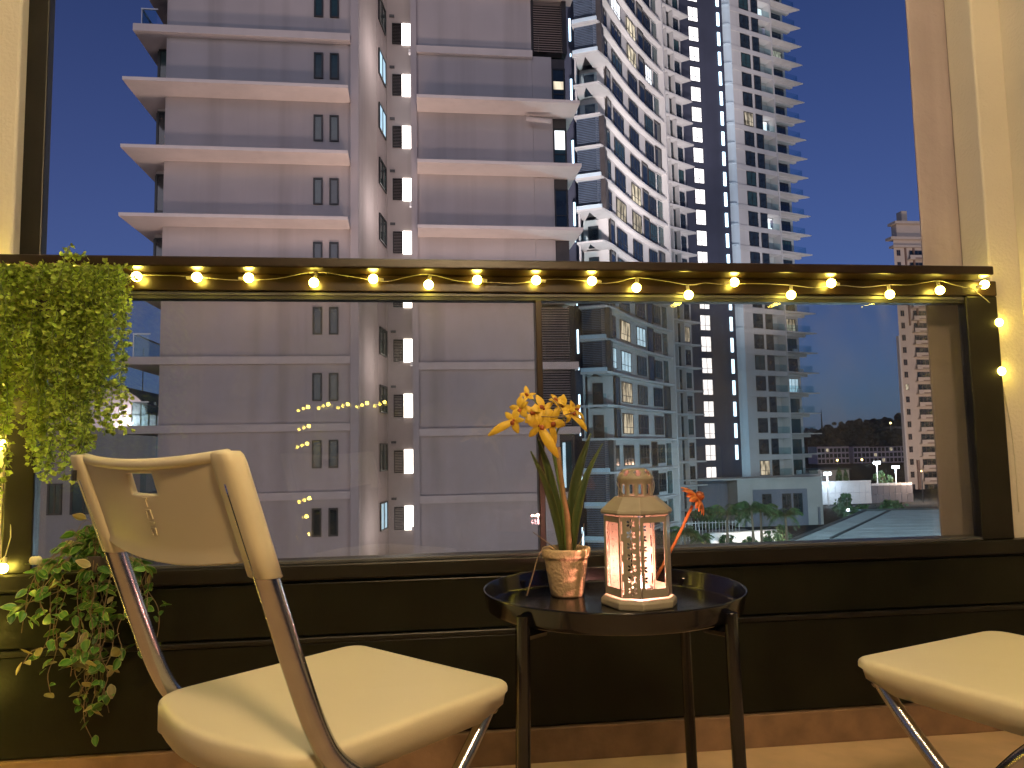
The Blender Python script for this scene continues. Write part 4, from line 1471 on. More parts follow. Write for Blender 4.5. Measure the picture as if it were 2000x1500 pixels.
an = MB().tube([(-21.8, 63, 5.8), (-21.8, 63, 9.4)], .04, 5).build('aerial', 'window_frame')
tag(an, 'thin aerial rising from the vaulted pavilion roof', 'aerial')
ax_ = thing('annex_block', 'low grey annex behind the chair back and vine', 'building', (-14, 30, GZ))
MB().box(-18, -11.6, 30, 33.5, GZ, 0.6).build('wall', 'podium_paint', ax_)
for x, w_ in ((-13.35, .5), (-12.35, .9)):
    window(ax_, (x, 29.99, -1.30), 0, w_, 1.15, 2, 1, 'teal_pane')

# ------------------------------------------------------------------ lamps added between the buildings to light the towers, roof and garden
for i, (x, y, z, pw_, col, aim, cone, lb) in enumerate([
        (-15, 7, -8, 1900, (1.0, .74, .68), (-9, 35, 14), 92, 'added floodlight below the balcony, towards the pavilion'), (-4, 6, -8, 1900, (1.0, .74, .68), (-4, 35, 15), 92, 'added floodlight right below the balcony'),
        (7, 7, -8, 2900, (1.0, .77, .74), (3, 35, 14), 92, 'added floodlight below the balcony, towards the curved tower'), (-9, 22, -8, 3600, (1.0, .70, .58), (-8.8, 28.0, 7), 52, 'added floodlight near the foot of the pale tower, towards the pavilion'),
        (-2.5, 22, -8, 3000, (1.0, .71, .60), (-2.5, 28.0, 7), 52, 'added floodlight near the foot of the pale tower, in the middle'), (4, 22, -8, 5000, (1.0, .73, .64), (3.9, 28.0, 7), 52, 'added floodlight near the foot of the pale tower, towards the curved tower'),
        (7, 20, -6, 1100, (.80, .92, 1.0), None, 0, 'added white lamp at the foot of the pale tower'), (6, 3, 14, 150000, (.62, .88, 1.0), (29, 44, -4), 42, 'tallest added floodlight mast, turned down at the flat roof'),
        (27, 45, -6.5, 21000, (.50, .82, 1.0), None, 0, 'added white garden lamp before the palms'), (46, 78, -6.5, 5000, (.50, .80, 1.0), None, 0, 'added white garden lamp behind the pool pavilion'),
        (13, 25, -8, 210000, (1.0, .88, .85), (20.5, 72, 44), 44, 'added floodlight turned up at the curved face'), (28, 50, -7, 75000, (1.0, .86, .84), (32, 90, 52), 40, 'added floodlight turned up at the second wing'),
        (48, 66, -7, 72000, (1.0, .88, .88), (52, 107, 50), 56, 'added floodlight turned up at the far wing'), (90, 128, -4.5, 7000, (1.0, .66, .45), None, 0, 'added street lamp at the foot of the pink tower'),
        (100, 110, -7, 60000, (1.0, .80, .68), (117, 165, 25), 84, 'added floodlight turned up at the pink tower')]):
    q = thing('street_lamp' if aim is None else 'floodlight', lb, 'lamp post', (x, y, GZ), 0, 'added lamps between the buildings')
    MB().tube([(0, 0, 0), (0, 0, z - GZ)], [.09, .06], 8).build('pole', 'window_frame', q, local=True)
    MB().lathe([(.30, z - GZ - .02), (.30, z - GZ + .04), (.02, z - GZ + .05)], 12).build('shade', 'window_frame', q, local=True)
    MB().ball((0, 0, z - GZ + .17), .12, 10, 6).build('lamp_head', 'lamp_warm' if col[0] == 1 else 'lamp_cool', q, local=True)
    if aim is None:
        lamp('fill_point', q, (0, 0, z - GZ + .8), pw_, col, 1.2)
    else:
        lamp('fill_spot', q, (0, 0, z - GZ + .8), pw_, col, 1.5, 'SPOT', Vector(aim) - Vector((x, y, z + .8)), cone)

# ------------------------------------------------------------------ lantern on the tray


def sheet_with_holes(name, outer, holes, thick, m):
    """a flat sheet in x (width) and z (height) with cut-outs, thickness along y"""
    cu = bpy.data.curves.new(name, 'CURVE')
    cu.dimensions = '2D'
    cu.fill_mode = 'BOTH'
    cu.extrude = thick / 2
    for poly in [outer] + holes:
        sp = cu.splines.new('POLY')
        sp.points.add(len(poly) - 1)
        for q, (x, y) in zip(sp.points, poly):
            q.co = (x, y, 0, 1)
        sp.use_cyclic_u = True
    o = bpy.data.objects.new(name, cu)
    COL.objects.link(o)
    bpy.context.view_layer.update()
    me = bpy.data.meshes.new_from_object(o.evaluated_get(bpy.context.evaluated_depsgraph_get()))
    me.name = name
    bpy.data.objects.remove(o)
    bpy.data.curves.remove(cu)
    me.transform(Matrix.Rotation(R(90), 4, 'X'))
    me.materials.clear()
    me.materials.append(MATS[m])
    return me


def ellipse(cx, cy, a, b, ang=0, n=12):
    out = []
    for i in range(n):
        t = 2 * math.pi * i / n
        x, y = a * math.cos(t), b * math.sin(t)
        out.append((cx + x * math.cos(ang) - y * math.sin(ang), cy + x * math.sin(ang) + y * math.cos(ang)))
    return out


def rect(x0, x1, y0, y1):
    return [(x0, y0), (x1, y0), (x1, y1), (x0, y1)]


LX, LY, LZ = 0.377, 1.312, 0.4945
lt = thing('candle_lantern', 'cream metal candle lantern with flower cut-outs, glowing pink on the tray', 'lantern', (LX, LY, LZ))
TH0 = math.atan2(-LY, -LX) + R(32.6)          # outward direction of the window face that looks at the camera's side
W_, C_ = 0.053, 0.034                           # window face and cut corner
half = W_ / 2 + C_ / math.sqrt(2)
HB0, HB1 = 0.019, 0.154


def oct_ring(h, w):
    """eight corners of the cut square, half width h, window face w"""
    out = []
    for k in range(4):
        a = TH0 + k * math.pi / 2
        n = Vector((math.cos(a), math.sin(a)))
        t = Vector((-n.y, n.x))
        for s in (-1, 1):
            q = n * h + t * (s * w / 2)
            out.append((q.x, q.y))
    return out


def loft(mb, rings, cap0=True, cap1=True):
    n = len(rings[0][0])
    vs = [(x, y, z) for ring, z in rings for x, y in ring]
    fs = []
    for i in range(len(rings) - 1):
        for j in range(n):
            fs.append((i * n + j, i * n + (j + 1) % n, (i + 1) * n + (j + 1) % n, (i + 1) * n + j))
    if cap0:
        fs.append(tuple(range(n - 1, -1, -1)))
    if cap1:
        fs.append(tuple((len(rings) - 1) * n + j for j in range(n)))
    return mb.add(vs, fs)


b = loft(MB(), [(oct_ring(half + .0075, W_ + .006), 0.0), (oct_ring(half + .0085, W_ + .006), 0.004), (oct_ring(half + .0085, W_ + .006), 0.011), (oct_ring(half + .003, W_ + .002), 0.0165)])
b.build('base', 'lantern_paint', lt, local=True, bevel=0.0015)
rf = loft(MB(), [(oct_ring(half + .004, W_ + .003), HB1 + .003), (oct_ring(half + .0055, W_ + .003), HB1 + .006), (oct_ring(half + .0045, W_ + .002), HB1 + .010),
                 (oct_ring(0.0345, 0.027), HB1 + .0325), (oct_ring(0.0335, 0.026), HB1 + .0315), (oct_ring(half + .001, W_), HB1 + .008)], cap0=False, cap1=False)
rf.build('roof', 'lantern_paint', lt, local=True)
# chimney cap: slots in the drum, round holes in the dome
NS = 48
prof = [(0.0300, 0.0), (0.0300, 0.004), (0.0300, 0.009), (0.0300, 0.016), (0.0300, 0.0225), (0.0302, 0.027), (0.0318, 0.030), (0.0322, 0.0335), (0.0300, 0.0375),
        (0.0275, 0.0415), (0.0250, 0.0448), (0.0220, 0.0478), (0.016, 0.0495), (0.0001, 0.0500)]
z0 = HB1 + .031
vs, fs = [], []
for r_, z_ in prof:
    for j in range(NS):
        a = 2 * math.pi * j / NS + TH0
        vs.append((r_ * math.cos(a), r_ * math.sin(a), z0 + z_))
for i in range(len(prof) - 1):
    for j in range(NS):
        q = j % 4
        if 1 <= i <= 3 and q in (1, 2) and (i < 3 or True):
            continue
        q8 = j % 6
        if (i == 8 and q8 in (2, 3)) or (i == 9 and q8 in (1, 2, 3, 4)) or (i == 10 and q8 in (2, 3)):
            continue
        fs.append((i * NS + j, i * NS + (j + 1) % NS, (i + 1) * NS + (j + 1) % NS, (i + 1) * NS + j))
cap = MB().add(vs, fs).build('cap', 'lantern_paint', lt, smooth=True, local=True)
so = cap.modifiers.new('thick', 'SOLIDIFY')
so.thickness = 0.0011
# walls: four window sheets and four cut corners
hh = HB1 - HB0
holes = [rect(-W_ / 2 + .0075, W_ / 2 - .0055, HB0 + .014, HB1 - .010)]
win = sheet_with_holes('window_panel', rect(-W_ / 2 + .0008, W_ / 2 - .0008, HB0, HB1), holes, 0.0009, 'lantern_paint')
fl_holes = []
for i in range(7):
    cy = HB0 + 0.013 + i * 0.0185
    for k in range(6):
        a = R(30 + 60 * k)
        fl_holes.append(ellipse(0.002 + .0056 * math.cos(a), cy + .0056 * math.sin(a), 0.0031, 0.0020, a, 10))
for i in range(4):
    y0 = HB0 + 0.006 + i * 0.0335
    fl_holes.append(rect(-C_ / 2 + .0022, -C_ / 2 + .0044, y0, y0 + 0.021))
cor = sheet_with_holes('corner_panel', rect(-C_ / 2 + .0008, C_ / 2 - .0008, HB0, HB1), fl_holes, 0.0009, 'lantern_paint')
dots = []
for i in range(9):
    for xx in (-.010, -.003, .004, .011):
        dots.append(ellipse(xx, HB0 + .010 + i * .0145 + (0.003 if xx in (-.003, .011) else 0), .0013, .0013, 0, 8))
bead = sheet_with_holes('corner_panel', rect(-C_ / 2 + .0008, C_ / 2 - .0008, HB0, HB1), dots, 0.0009, 'lantern_paint')
wd = [rect(-W_ / 2 + .0055, -.001, HB0 + .012, HB1 - .010)]
for i in range(10):
    for j in range(3):
        wd.append(ellipse(.004 + .0075 * j, HB0 + .012 + i * .0128 + (.003 if j % 2 else 0), .0011, .0011, 0, 8))
wide = sheet_with_holes('window_panel', rect(-W_ / 2 + .0008, W_ / 2 - .0008, HB0, HB1), wd, 0.0009, 'lantern_paint')
for k in range(4):
    a = TH0 + k * math.pi / 2
    inst('window_panel', win if k != 2 else wide, lt, (half * math.cos(a), half * math.sin(a), 0), a + math.pi / 2)
    a2 = a - math.pi / 4
    hc = (half + W_ / 2) / math.sqrt(2)
    inst('corner_panel', cor if k != 1 else bead, lt, (hc * math.cos(a2), hc * math.sin(a2), 0), a2 + math.pi / 2)
# thin glass behind each window, slim posts at the edges, swing handle
for k in range(4):
    a = TH0 + k * math.pi / 2
    n_ = Vector((math.cos(a), math.sin(a)))
    g = MB().box(-W_ / 2 + .004, W_ / 2 - .004, -.0006, .0006, HB0 + .008, HB1 - .006)
    inst('pane', g.mesh('pane', 'lantern_glass'), lt, (n_.x * (half - .002), n_.y * (half - .002), 0), a + math.pi / 2)
hd = []
for i in range(25):
    t = math.pi * i / 24
    hd.append((0.0335 * math.cos(t), -0.040 * math.sin(t) * 0.62, z0 + 0.0275 - 0.034 * math.sin(t)))
MB().tube(hd, 0.0008, 6).build('handle', 'lantern_paint', lt, local=True)
tl = thing('tealight', 'lit tealight burning inside the cream lantern', 'candle', (LX, LY, LZ + .0168))
TLX, TLY = 0.004, -0.006
MB().lathe([(0.0, 0.0), (.019, 0.0), (.0195, .014), (.0185, .014), (.018, .002)], 24, (TLX, TLY, 0)).build('cup', 'tin', tl, smooth=True, local=True)
MB().lathe([(0.018, .002), (.0178, .0115), (.002, .0105), (.0001, .0106)], 24, (TLX, TLY, 0)).build('wax', 'wax', tl, smooth=True, local=True)
MB().lathe([(0.0005, .012), (.0032, .016), (.0036, .020), (.002, .027), (.0002, .033)], 12, (TLX, TLY, 0)).build('flame', 'flame_glow', tl, smooth=True, local=True)
lamp('candle_light', tl, (TLX, TLY, 0.041), 2.1, (1.0, 0.40, 0.32), 0.004)

# ------------------------------------------------------------------ orange daisy leaning behind the lantern
dz = thing('orange_daisy', 'single orange daisy leaning behind the lantern on a bare stem', 'flower', (0.44, 1.405, 0.4945))
hc_ = Vector((0.531, 1.420, 0.668))
MB().tube(smooth_path([(0.418, 1.398, 0.4955), (0.452, 1.404, 0.545), (0.488, 1.412, 0.600), tuple(hc_ - Vector((0.012, 0, 0.016)))], 4), 0.0030, 8).build('stem', 'orange_petal', dz, smooth=True)
ax = Vector((0.62, -0.30, 0.52)).normalized()      # the way the head faces: up and away to the side
t1 = ax.cross(Vector((0, 1, 0))).normalized()
t2 = ax.cross(t1)
MB().ball(tuple(hc_ + ax * 0.004), 0.0095, 12, 8).build('flower_centre', 'petal_throat', dz, smooth=True)
for k in range(15):
    a = 2 * math.pi * k / 15 + rng.uniform(-.08, .08)
    d = t1 * math.cos(a) + t2 * math.sin(a)
    s = d.cross(ax)
    ln, wd = 0.0285 * rng.uniform(.88, 1.08), 0.0050
    mb = MB()
    sec = []
    for i in range(6):
        f = i / 5
        w = wd * (0.45 + 1.1 * math.sin(math.pi * min(1, f * 0.86 + .06))) * (1 if i < 5 else .35)
        droop = -0.016 * f * f + 0.003 * f
        c0 = hc_ + d * (0.004 + ln * f) + ax * droop
        sec += [c0 - s * w, c0 + ax * 0.0012, c0 + s * w, c0 - ax * 0.0012]
    fs = []
    for i in range(5):
        for j in range(4):
            fs.append((i * 4 + j, i * 4 + (j + 1) % 4, (i + 1) * 4 + (j + 1) % 4, (i + 1) * 4 + j))
    fs += [(3, 2, 1, 0), (20, 21, 22, 23)]
    mb.add(sec, fs).build('petal', 'orange_petal', dz, smooth=True)

# ------------------------------------------------------------------ potted orchid
PX, PY, PZ = 0.270, 1.416, 0.4945
po = thing('potted_orchid', 'yellow orchid with strap leaves in a small clay pot', 'plant', (PX, PY, PZ))
pot = MB().lathe([(0.0005, 0.0), (.0285, 0.0), (.0305, .004), (.0405, .066), (.0410, .070), (.0440, .071), (.0452, .075), (.0455, .085), (.0440, .088), (.0405, .0875), (.0395, .072), (.038, .070)], 40)
pot.build('pot', 'terracotta', po, smooth=True, local=True)
so_ = MB().lathe([(.0393, .074), (.03, .079), (.015, .0805), (.0003, .081)], 24)
so_.build('soil', 'soil', po, smooth=True, local=True)
FX = {}


def strap_leaf(mb, pts, widths, fold=0.35, side=None):
    """folded strap leaf along a path"""
    P = smooth_path(pts, 6)
    n = len(P)
    vs, fs, rim_ = [], [], []
    for i, p in enumerate(P):
        f = i / (n - 1)
        k = f * (len(widths) - 1)
        a = int(min(len(widths) - 2, math.floor(k)))
        w = widths[a] + (widths[a + 1] - widths[a]) * (k - a)
        t = (P[min(n - 1, i + 1)] - P[max(0, i - 1)]).normalized()
        s = Vector(side) if side else t.cross(Vector((0, -1, 0.1)))
        s = (s - t * s.dot(t)).normalized()
        nn = s.cross(t)
        for e, r_ in ((-1, 1), (-.5, .25), (0, 0), (.5, .25), (1, 1)):
            vs.append(p + s * (w * e) + nn * (abs(e) * w * fold))
            rim_.append(r_)
        if i:
            for e in range(4):
                fs.append(((i - 1) * 5 + e, (i - 1) * 5 + e + 1, i * 5 + e + 1, i * 5 + e))
    mb.add(vs, fs)
    return rim_


def build_leaf(name, m, parent, pts, widths, fold=0.35, side=None, local=True):
    mb = MB()
    rim_ = strap_leaf(mb, pts, widths, fold, side)
    o = mb.build(name, m, parent, smooth=True, local=local)
    at = o.data.attributes.new('rim', 'FLOAT', 'POINT')
    at.data.foreach_set('value', rim_)
    so = o.modifiers.new('thick', 'SOLIDIFY')
    so.thickness = 0.0012
    return o


wl = [.006, .0095, .0115, .0105, .0075, .0012]
build_leaf('leaf', 'orchid_leaf', po, [(-.004, .004, .078), (-.012, .006, .145), (-.028, .006, .225), (-.050, .004, .296)], [.005, .0075, .0085, .008, .006, .001], .45)
build_leaf('leaf', 'orchid_leaf', po, [(-.007, -.002, .078), (-.016, -.006, .135), (-.036, -.014, .205), (-.066, -.020, .268)], [.0045, .0065, .008, .0075, .005, .001], .5, (0.75, -0.55, 0.3))
build_leaf('leaf', 'orchid_leaf', po, [(.010, .002, .078), (.013, .004, .135), (.024, .006, .215), (.054, .004, .300)], wl, .4)
build_leaf('leaf', 'orchid_leaf', po, [(.013, -.004, .078), (.021, -.010, .140), (.040, -.014, .215), (.072, -.012, .280)], [.005, .008, .0095, .008, .005, .001], .6, (0.65, -0.65, 0.35))
build_leaf('leaf', 'orchid_leaf', po, [(.002, .008, .078), (.002, .012, .13), (.000, .016, .18), (-.010, .022, .215)], [.004, .006, .007, .006, .004, .001], .4)
MB().tube(smooth_path([(.006, -.004, .076), (.003, -.004, .14), (-.004, -.005, .19), (-.010, -.006, .245), (-.012, -.006, .275)], 6), [.0058] * 8 + [.0048] * 17, 10).build('flower_stem', 'stem_brown', po, smooth=True, local=True)
MB().tube(smooth_path([(.002, .002, .076), (-.003, .000, .15), (-.010, -.002, .205), (-.019, -.004, .255), (-.024, -.006, .292)], 6), .0032, 8).build('flower_stem', 'stem_green', po, smooth=True, local=True)
for pts in ([(-.020, -.01, .080), (-.038, -.02, .092), (-.055, -.03, .082), (-.068, -.03, .045), (-.080, -.03, .008)], [(-.012, .01, .080), (-.035, .02, .098), (-.058, .025, .115)],
            [(.020, .01, .08), (.034, .02, .100), (.042, .03, .128)]):
    MB().tube(smooth_path(pts, 5), .0011, 6).build('root', 'dry_twig', po, smooth=True, local=True)
MB().ball((.030, .010, .083), .008, 8, 5, sz=.6).build('bark_chip', 'dry_twig', po, smooth=True, local=True)
MB().ball((-.022, -.008, .081), .009, 8, 5, sz=.5).build('bark_chip', 'dry_twig', po, smooth=True, local=True)
# flowers
pm = MB()
sec, rows = [], 7
for i in range(rows):
    f = i / (rows - 1)
    w = 0.30 * math.sin(math.pi * (0.10 + 0.86 * f)) ** 0.8
    for e in (-1, -.5, 0, .5, 1):
        sec.append((w * e, f, 0.18 * math.sin(f * 2.6) - 0.10 * abs(e) ** 2 * w * 2 + 0.02 * math.sin(9 * f + 4 * e)))
fs = []
for i in range(rows - 1):
    for e in range(4):
        fs.append((i * 5 + e, i * 5 + e + 1, (i + 1) * 5 + e + 1, (i + 1) * 5 + e))
petal_me = pm.add(sec, fs).mesh('petal', 'yellow_petal', smooth=True)
lip_me = MB().ball((0, 0.25, 0.05), 0.22, 10, 6, sz=.7).mesh('lip', 'petal_throat', smooth=True)


def orchid_flower(loc, aim, size, spin, stretch=1.0):
    fo = bpy.data.objects.new('flower', MB().ball((0, 0, 0), 0.003, 8, 5).mesh('flower', 'petal_throat', smooth=True))
    COL.objects.link(fo)
    fo.parent = po
    fo.location = loc
    q = Vector(aim).normalized().to_track_quat('Z', 'Y')
    fo.rotation_mode = 'QUATERNION'
    fo.rotation_quaternion = q
    for k in range(5):
        s = size * (1.0 if k else 1.25 * stretch) * rng.uniform(.85, 1.1)
        pe = inst('petal', petal_me, fo, (0, 0, 0), rot=(R(rng.uniform(-22, 14)), 0, spin + k * 2 * math.pi / 5 + rng.uniform(-.12, .12)), scale=(s * (1.0 if k % 2 else .75) * (1.0 if k else (.62 if stretch > 1.1 else 1)), s, s))
    inst('lip', lip_me, fo, (0, 0, size * .12), rot=(0, 0, spin + .6), scale=(size * .8,) * 3)


for loc, aim, size, spin, st in [((-.068, -.010, .372), (-.2, -.7, .5), .017, .2, 1.0), ((-.084, -.016, .348), (-.5, -.8, .1), .024, 2.6, 1.2), ((-.096, -.018, .326), (-.5, -.85, 0), .026, 2.2, 1.7),
                                 ((-.058, -.020, .338), (-.1, -1, .2), .022, 1.0, 1.0), ((-.040, -.022, .346), (.0, -.9, .35), .025, .4, 1.0), ((-.028, -.024, .322), (.1, -1, -.1), .030, 3.3, 1.35),
                                 ((-.050, -.026, .315), (-.1, -1, -.2), .029, 3.6, 1.75), ((-.004, -.018, .350), (.3, -.8, .4), .024, 5.8, 1.0), ((.012, -.018, .338), (.45, -.85, .1), .024, 3.9, 1.7),
                                 ((-.015, -.022, .362), (.1, -.7, .6), .018, .3, 1.0), ((.022, -.014, .345), (.7, -.7, .2), .019, 4.1, 1.5)]:
    orchid_flower(loc, aim, size, spin, st)
for tip in ((-.068, -.008, .372), (-.084, -.012, .348), (-.04, -.016, .346), (-.004, -.012, .35), (.012, -.012, .338), (.022, -.008, .345)):
    MB().tube(smooth_path([(-.020, -.006, .285), ((-.020 + tip[0]) / 2, -.004, .285 + (tip[2] - .285) * .75), tip], 4), .0012, 6).build('stalk', 'stem_green', po, smooth=True, local=True)
for pts in ([(-.03, -.03, .372), (-.012, -.046, .345), (-.004, -.046, .315)], [(-.046, -.03, .332), (-.02, -.05, .33), (.012, -.046, .338)]):
    MB().tube(smooth_path(pts, 5), .0009, 5).build('wire', 'dry_twig', po, local=True)

# ------------------------------------------------------------------ string of bulbs
sl_ = thing('string_light', 'string of small warm globe bulbs along the handrail and down both piers', 'string light', (0.3, 1.86, 1.19))


# where each globe hangs under the handrail (x, y, z) and how: 3 straight down, 4 at the rail's end, else lying along the rail
BULBS = [(-0.8034, 1.846, 1.188, 1), (-0.6581, 1.846, 1.188, 0), (-0.522, 1.846, 1.188, 0), (-0.4036, 1.848, 1.188, 2),
         (-0.251, 1.846, 1.1772, 3), (-0.1097, 1.848, 1.188, 2), (0.0244, 1.846, 1.1746, 3), (0.1447, 1.848, 1.188, 2),
         (0.2923, 1.846, 1.188, 1), (0.4355, 1.848, 1.188, 2), (0.55, 1.846, 1.1711, 3), (0.687, 1.846, 1.1535, 3),
         (0.812, 1.848, 1.188, 2), (0.9641, 1.846, 1.1554, 3), (1.0784, 1.848, 1.188, 2), (1.2408, 1.846, 1.1587, 3),
         (1.3857, 1.846, 1.1708, 3), (1.5185, 1.848, 1.188, 4)]
R_B = 0.0115
bulb_me = MB().ball((0, 0, 0), R_B, 16, 10).mesh('bulb', 'bulb_glow', smooth=True)
sock = MB().lathe([(0.0001, 0.0245), (.0038, .0245), (.0042, .022), (.0046, .012), (.0062, .0085)], 10)
sock_me = sock.mesh('socket', 'wire_plastic', smooth=True)
wire = []


def bulb(p, direction, cord_to=None):
    """a globe whose socket points along DIRECTION"""
    l = Vector(p) - sl_.location
    q = Vector(direction).normalized().to_track_quat('Z', 'Y')
    o = inst('bulb', bulb_me, sl_, l)
    s = inst('socket', sock_me, o)
    s.rotation_mode = 'QUATERNION'
    s.rotation_quaternion = q


for i, (bx_, by_, bz_, k) in enumerate(BULBS):
    p = Vector((bx_, by_, bz_))
    if k == 3:
        bulb(p, (rng.uniform(-.25, .25), 0.1, 1))
        wire.append(p + Vector((rng.uniform(-.004, .004), 0.004, 0.027)))
    elif k == 4:
        bulb(p, (-1, 0.05, -.35))
        wire.append(p + Vector((-.028, 0.006, -0.012)))
    else:
        sgn = rng.choice((-1, 1))
        bulb(p, (sgn, 0.15, -0.05))
        wire.append(p + Vector((sgn * 0.027, 0.008, 0.004 - (0.008 if k == 2 else 0))))
pts = [Vector((-0.93, 1.852, 1.19))]
wire.sort(key=lambda v: v.x)
for a_, b_ in zip(wire, wire[1:]):
    pts.append(a_)
    m_ = (a_ + b_) / 2
    pts.append(Vector((m_.x, 1.858, min(1.196, m_.z + rng.uniform(-.006, .006)))))
pts.append(wire[-1])
MB().tube(smooth_path(pts, 4), .0009, 6).build('cord', 'wire_plastic', sl_, smooth=True)
# down the pier beyond the handrail's end
side = [Vector((1.5714, 1.8720, 1.0883)), Vector((1.5681, 1.8720, 0.9547))]
prev = [wire[-1]]
for p in side:
    bulb(p, (0.1, .3, 1))
    prev.append(p + Vector((.002, .006, .027)))
prev.append(Vector((1.5995, 1.8860, 0.7672)))
prev.append(Vector((1.6016, 1.8860, 0.5744)))
MB().tube(smooth_path(prev, 4), .0011, 6).build('cord', 'wire_plastic', sl_, smooth=True)
left_b = [Vector((-0.9421, 1.8720, 1.1794)), Vector((-0.9535, 1.8720, 0.7999)), Vector((-0.9311, 1.8550, 0.5222)), Vector((-1.052, 1.662, 0.338)), Vector((-1.052, 1.664, 0.208)), Vector((-1.05, 1.72, 0.46)), Vector((-1.03, 1.812, 0.41)), Vector((-1.035, 1.81, 0.27)), Vector((-1.03, 1.812, 0.15)), Vector((-1.055, 1.60, 0.90)), Vector((-1.0281, 1.8720, 0.9751)), Vector((-1.0539, 1.8720, 1.0703)), Vector((-1.02, 1.80, .98)), Vector((-1.06, 1.77, .74)), Vector((-1.00, 1.83, .62)), Vector((-1.08, 1.72, .52)), Vector((-.955, 1.80, 1.06)), Vector((-.965, 1.785, .90)), Vector((-.94, 1.80, .97))] + [Vector((-1.015 - .035 * (i % 2), 1.868, .50 + .105 * i)) for i in range(8)]  # beyond the few in view, bulbs added to deepen the yellow glow
prev = []
for p in left_b:
    bulb(p, (0.1, .2, 1))
    prev.append(p + Vector((.002, .006, .027)))
MB().tube(smooth_path([pts[0], prev[0], prev[1], prev[2], prev[5], prev[3], prev[4]], 5), .0011, 6).build('cord', 'wire_plastic', sl_, smooth=True)
# the string on the door frame behind the camera, seen mirrored in the glass
s2 = thing('string_light', 'string of warm bulbs round the door frame, mirrored in the glass', 'string light', (-0.70, -1.12, 1.2))
s2l = s2.location.copy()
col_x = -0.69
prev = []
for x, z in [(-.69, .27), (-.70, .38), (-.685, .49), (-.70, .60), (-.69, .72), (-.70, .83), (-.69, .94), (-.695, 1.06), (-.57, 1.075), (-.45, 1.075), (-.33, 1.08), (-.22, 1.085)]:
    p = Vector((x, -1.10, z))
    o = inst('bulb', bulb_me, s2, p - s2l)
    inst('socket', sock_me, o)
    prev.append(p + Vector((.004, 0, .027)))
MB().tube(smooth_path(prev, 4), .0011, 6).build('cord', 'wire_plastic', s2, smooth=True)

# ------------------------------------------------------------------ hanging plant on the rail
hp = thing('hanging_plant', 'bushy artificial plant of tiny yellow-green leaves hung over the rail end', 'plant', (-0.80, 1.80, 1.20))
hb = MB().lathe([(.045, 1.075), (.050, 1.080), (.056, 1.130), (.052, 1.130), (.045, 1.085)], 20, (-0.79, 1.775, 0))
hb.build('basket', 'dark_cladding', hp, smooth=True)
for x in (-0.852, -0.795):
    arc = [(x + 0.020 * math.cos(t), 1.742, 1.168 + 0.024 * math.sin(t)) for t in [math.pi * i / 12 for i in range(13)]]
    MB().tube([(arc[0][0], 1.742, 1.13)] + arc + [(arc[-1][0], 1.742, 1.13)], .0017, 8).build('wire_loop', 'copper_wire', hp, smooth=True)
stems, leaves = MB(), MB()
rimv = []


def tiny_leaf(p, d, s):
    d = Vector(d).normalized()
    u = d.cross(Vector((rng.uniform(-1, 1), rng.uniform(-1, 1), rng.uniform(-1, 1)))).normalized()
    n = d.cross(u)
    o = [p, p + d * s * .45 + u * s * .42 + n * s * .10, p + d * s * .95 + u * s * .36 - n * s * .05, p + d * s * .86 - n * s * .1, p + d * s * .95 - u * s * .36 - n * s * .05, p + d * s * .45 - u * s * .42 + n * s * .10]
    leaves.add(o, [(0, 1, 2, 3), (0, 3, 4, 5)])
    r0 = rng.random() * .35
    rimv.extend([r0, r0 + .3, 1, .6, 1, r0 + .3])


nstr = 92
for i in range(nstr):
    f = (i + rng.random()) / nstr
    x0 = -0.935 + 0.275 * f
    y0 = 1.745 + rng.uniform(-.055, .045)
    out = rng.uniform(0.0, 1)
    x = x0 + (x0 + 0.79) * .25 * rng.random() + rng.uniform(-.02, .02)
    # how far each strand hangs: long by the wall, a notch, then long again
    fx = (x + 0.96) / 0.31
    if fx < .28:
        zend = rng.uniform(.70, .95)
    elif fx < .40:
        zend = rng.uniform(.88, 1.02)
    elif fx < .82:
        zend = rng.uniform(.72, .93)
    else:
        zend = rng.uniform(.80, 1.02)
    if rng.random() < .30:
        zend = rng.uniform(zend, 1.06)
    yy = min(1.80, 1.745 + (y0 - 1.745) * 1.3) - 0.02 * rng.random()
    path = [Vector((x0 * .5 + -.79 * .5, 1.745, 1.165)), Vector(((x0 + x) / 2, (1.745 + yy) / 2, 1.178 + rng.uniform(-.012, .008))), Vector((x, yy, 1.145))]
    z = 1.145
    while z > zend:
        z -= 0.035
        path.append(Vector((x + rng.uniform(-.008, .008) + .012 * math.sin(7 * z + i), yy + rng.uniform(-.008, .008), z)))
    P = smooth_path(path, 3)
    stems.tube(P, .0009, 4, caps=False)
    for q in P:
        for _ in range(7):
            d = Vector((rng.uniform(-1, 1), rng.uniform(-1.1, .7), rng.uniform(-1.0, .35)))
            e = q + d.normalized() * rng.uniform(.001, .011)
            tiny_leaf(e, d, rng.choice((.006, .008, .009, .0105, .013)) * rng.uniform(.9, 1.1))
for path in ([(-.765, 1.74, 1.16), (-.772, 1.74, 1.20), (-.765, 1.745, 1.232)], [(-.768, 1.74, 1.21), (-.745, 1.735, 1.205), (-.722, 1.73, 1.207)], [(-.69, 1.74, 1.15), (-.655, 1.73, 1.15), (-.622, 1.72, 1.158)],
             [(-.68, 1.74, 1.14), (-.645, 1.73, 1.125), (-.632, 1.72, 1.09)], [(-.68, 1.74, 1.13), (-.648, 1.73, 1.09), (-.640, 1.725, 1.03)]):
    P = smooth_path(path, 6)
    stems.tube(P, .0016, 5)
    for q in P[3:]:
        for _ in range(2):
            d = Vector((rng.uniform(-1, 1), rng.uniform(-1, .3), rng.uniform(-.6, .6)))
            tiny_leaf(q + d * .004, d, rng.uniform(.008, .012))
so_ = stems.build('stems', 'stem_green', hp)
so_['kind'] = 'stuff'
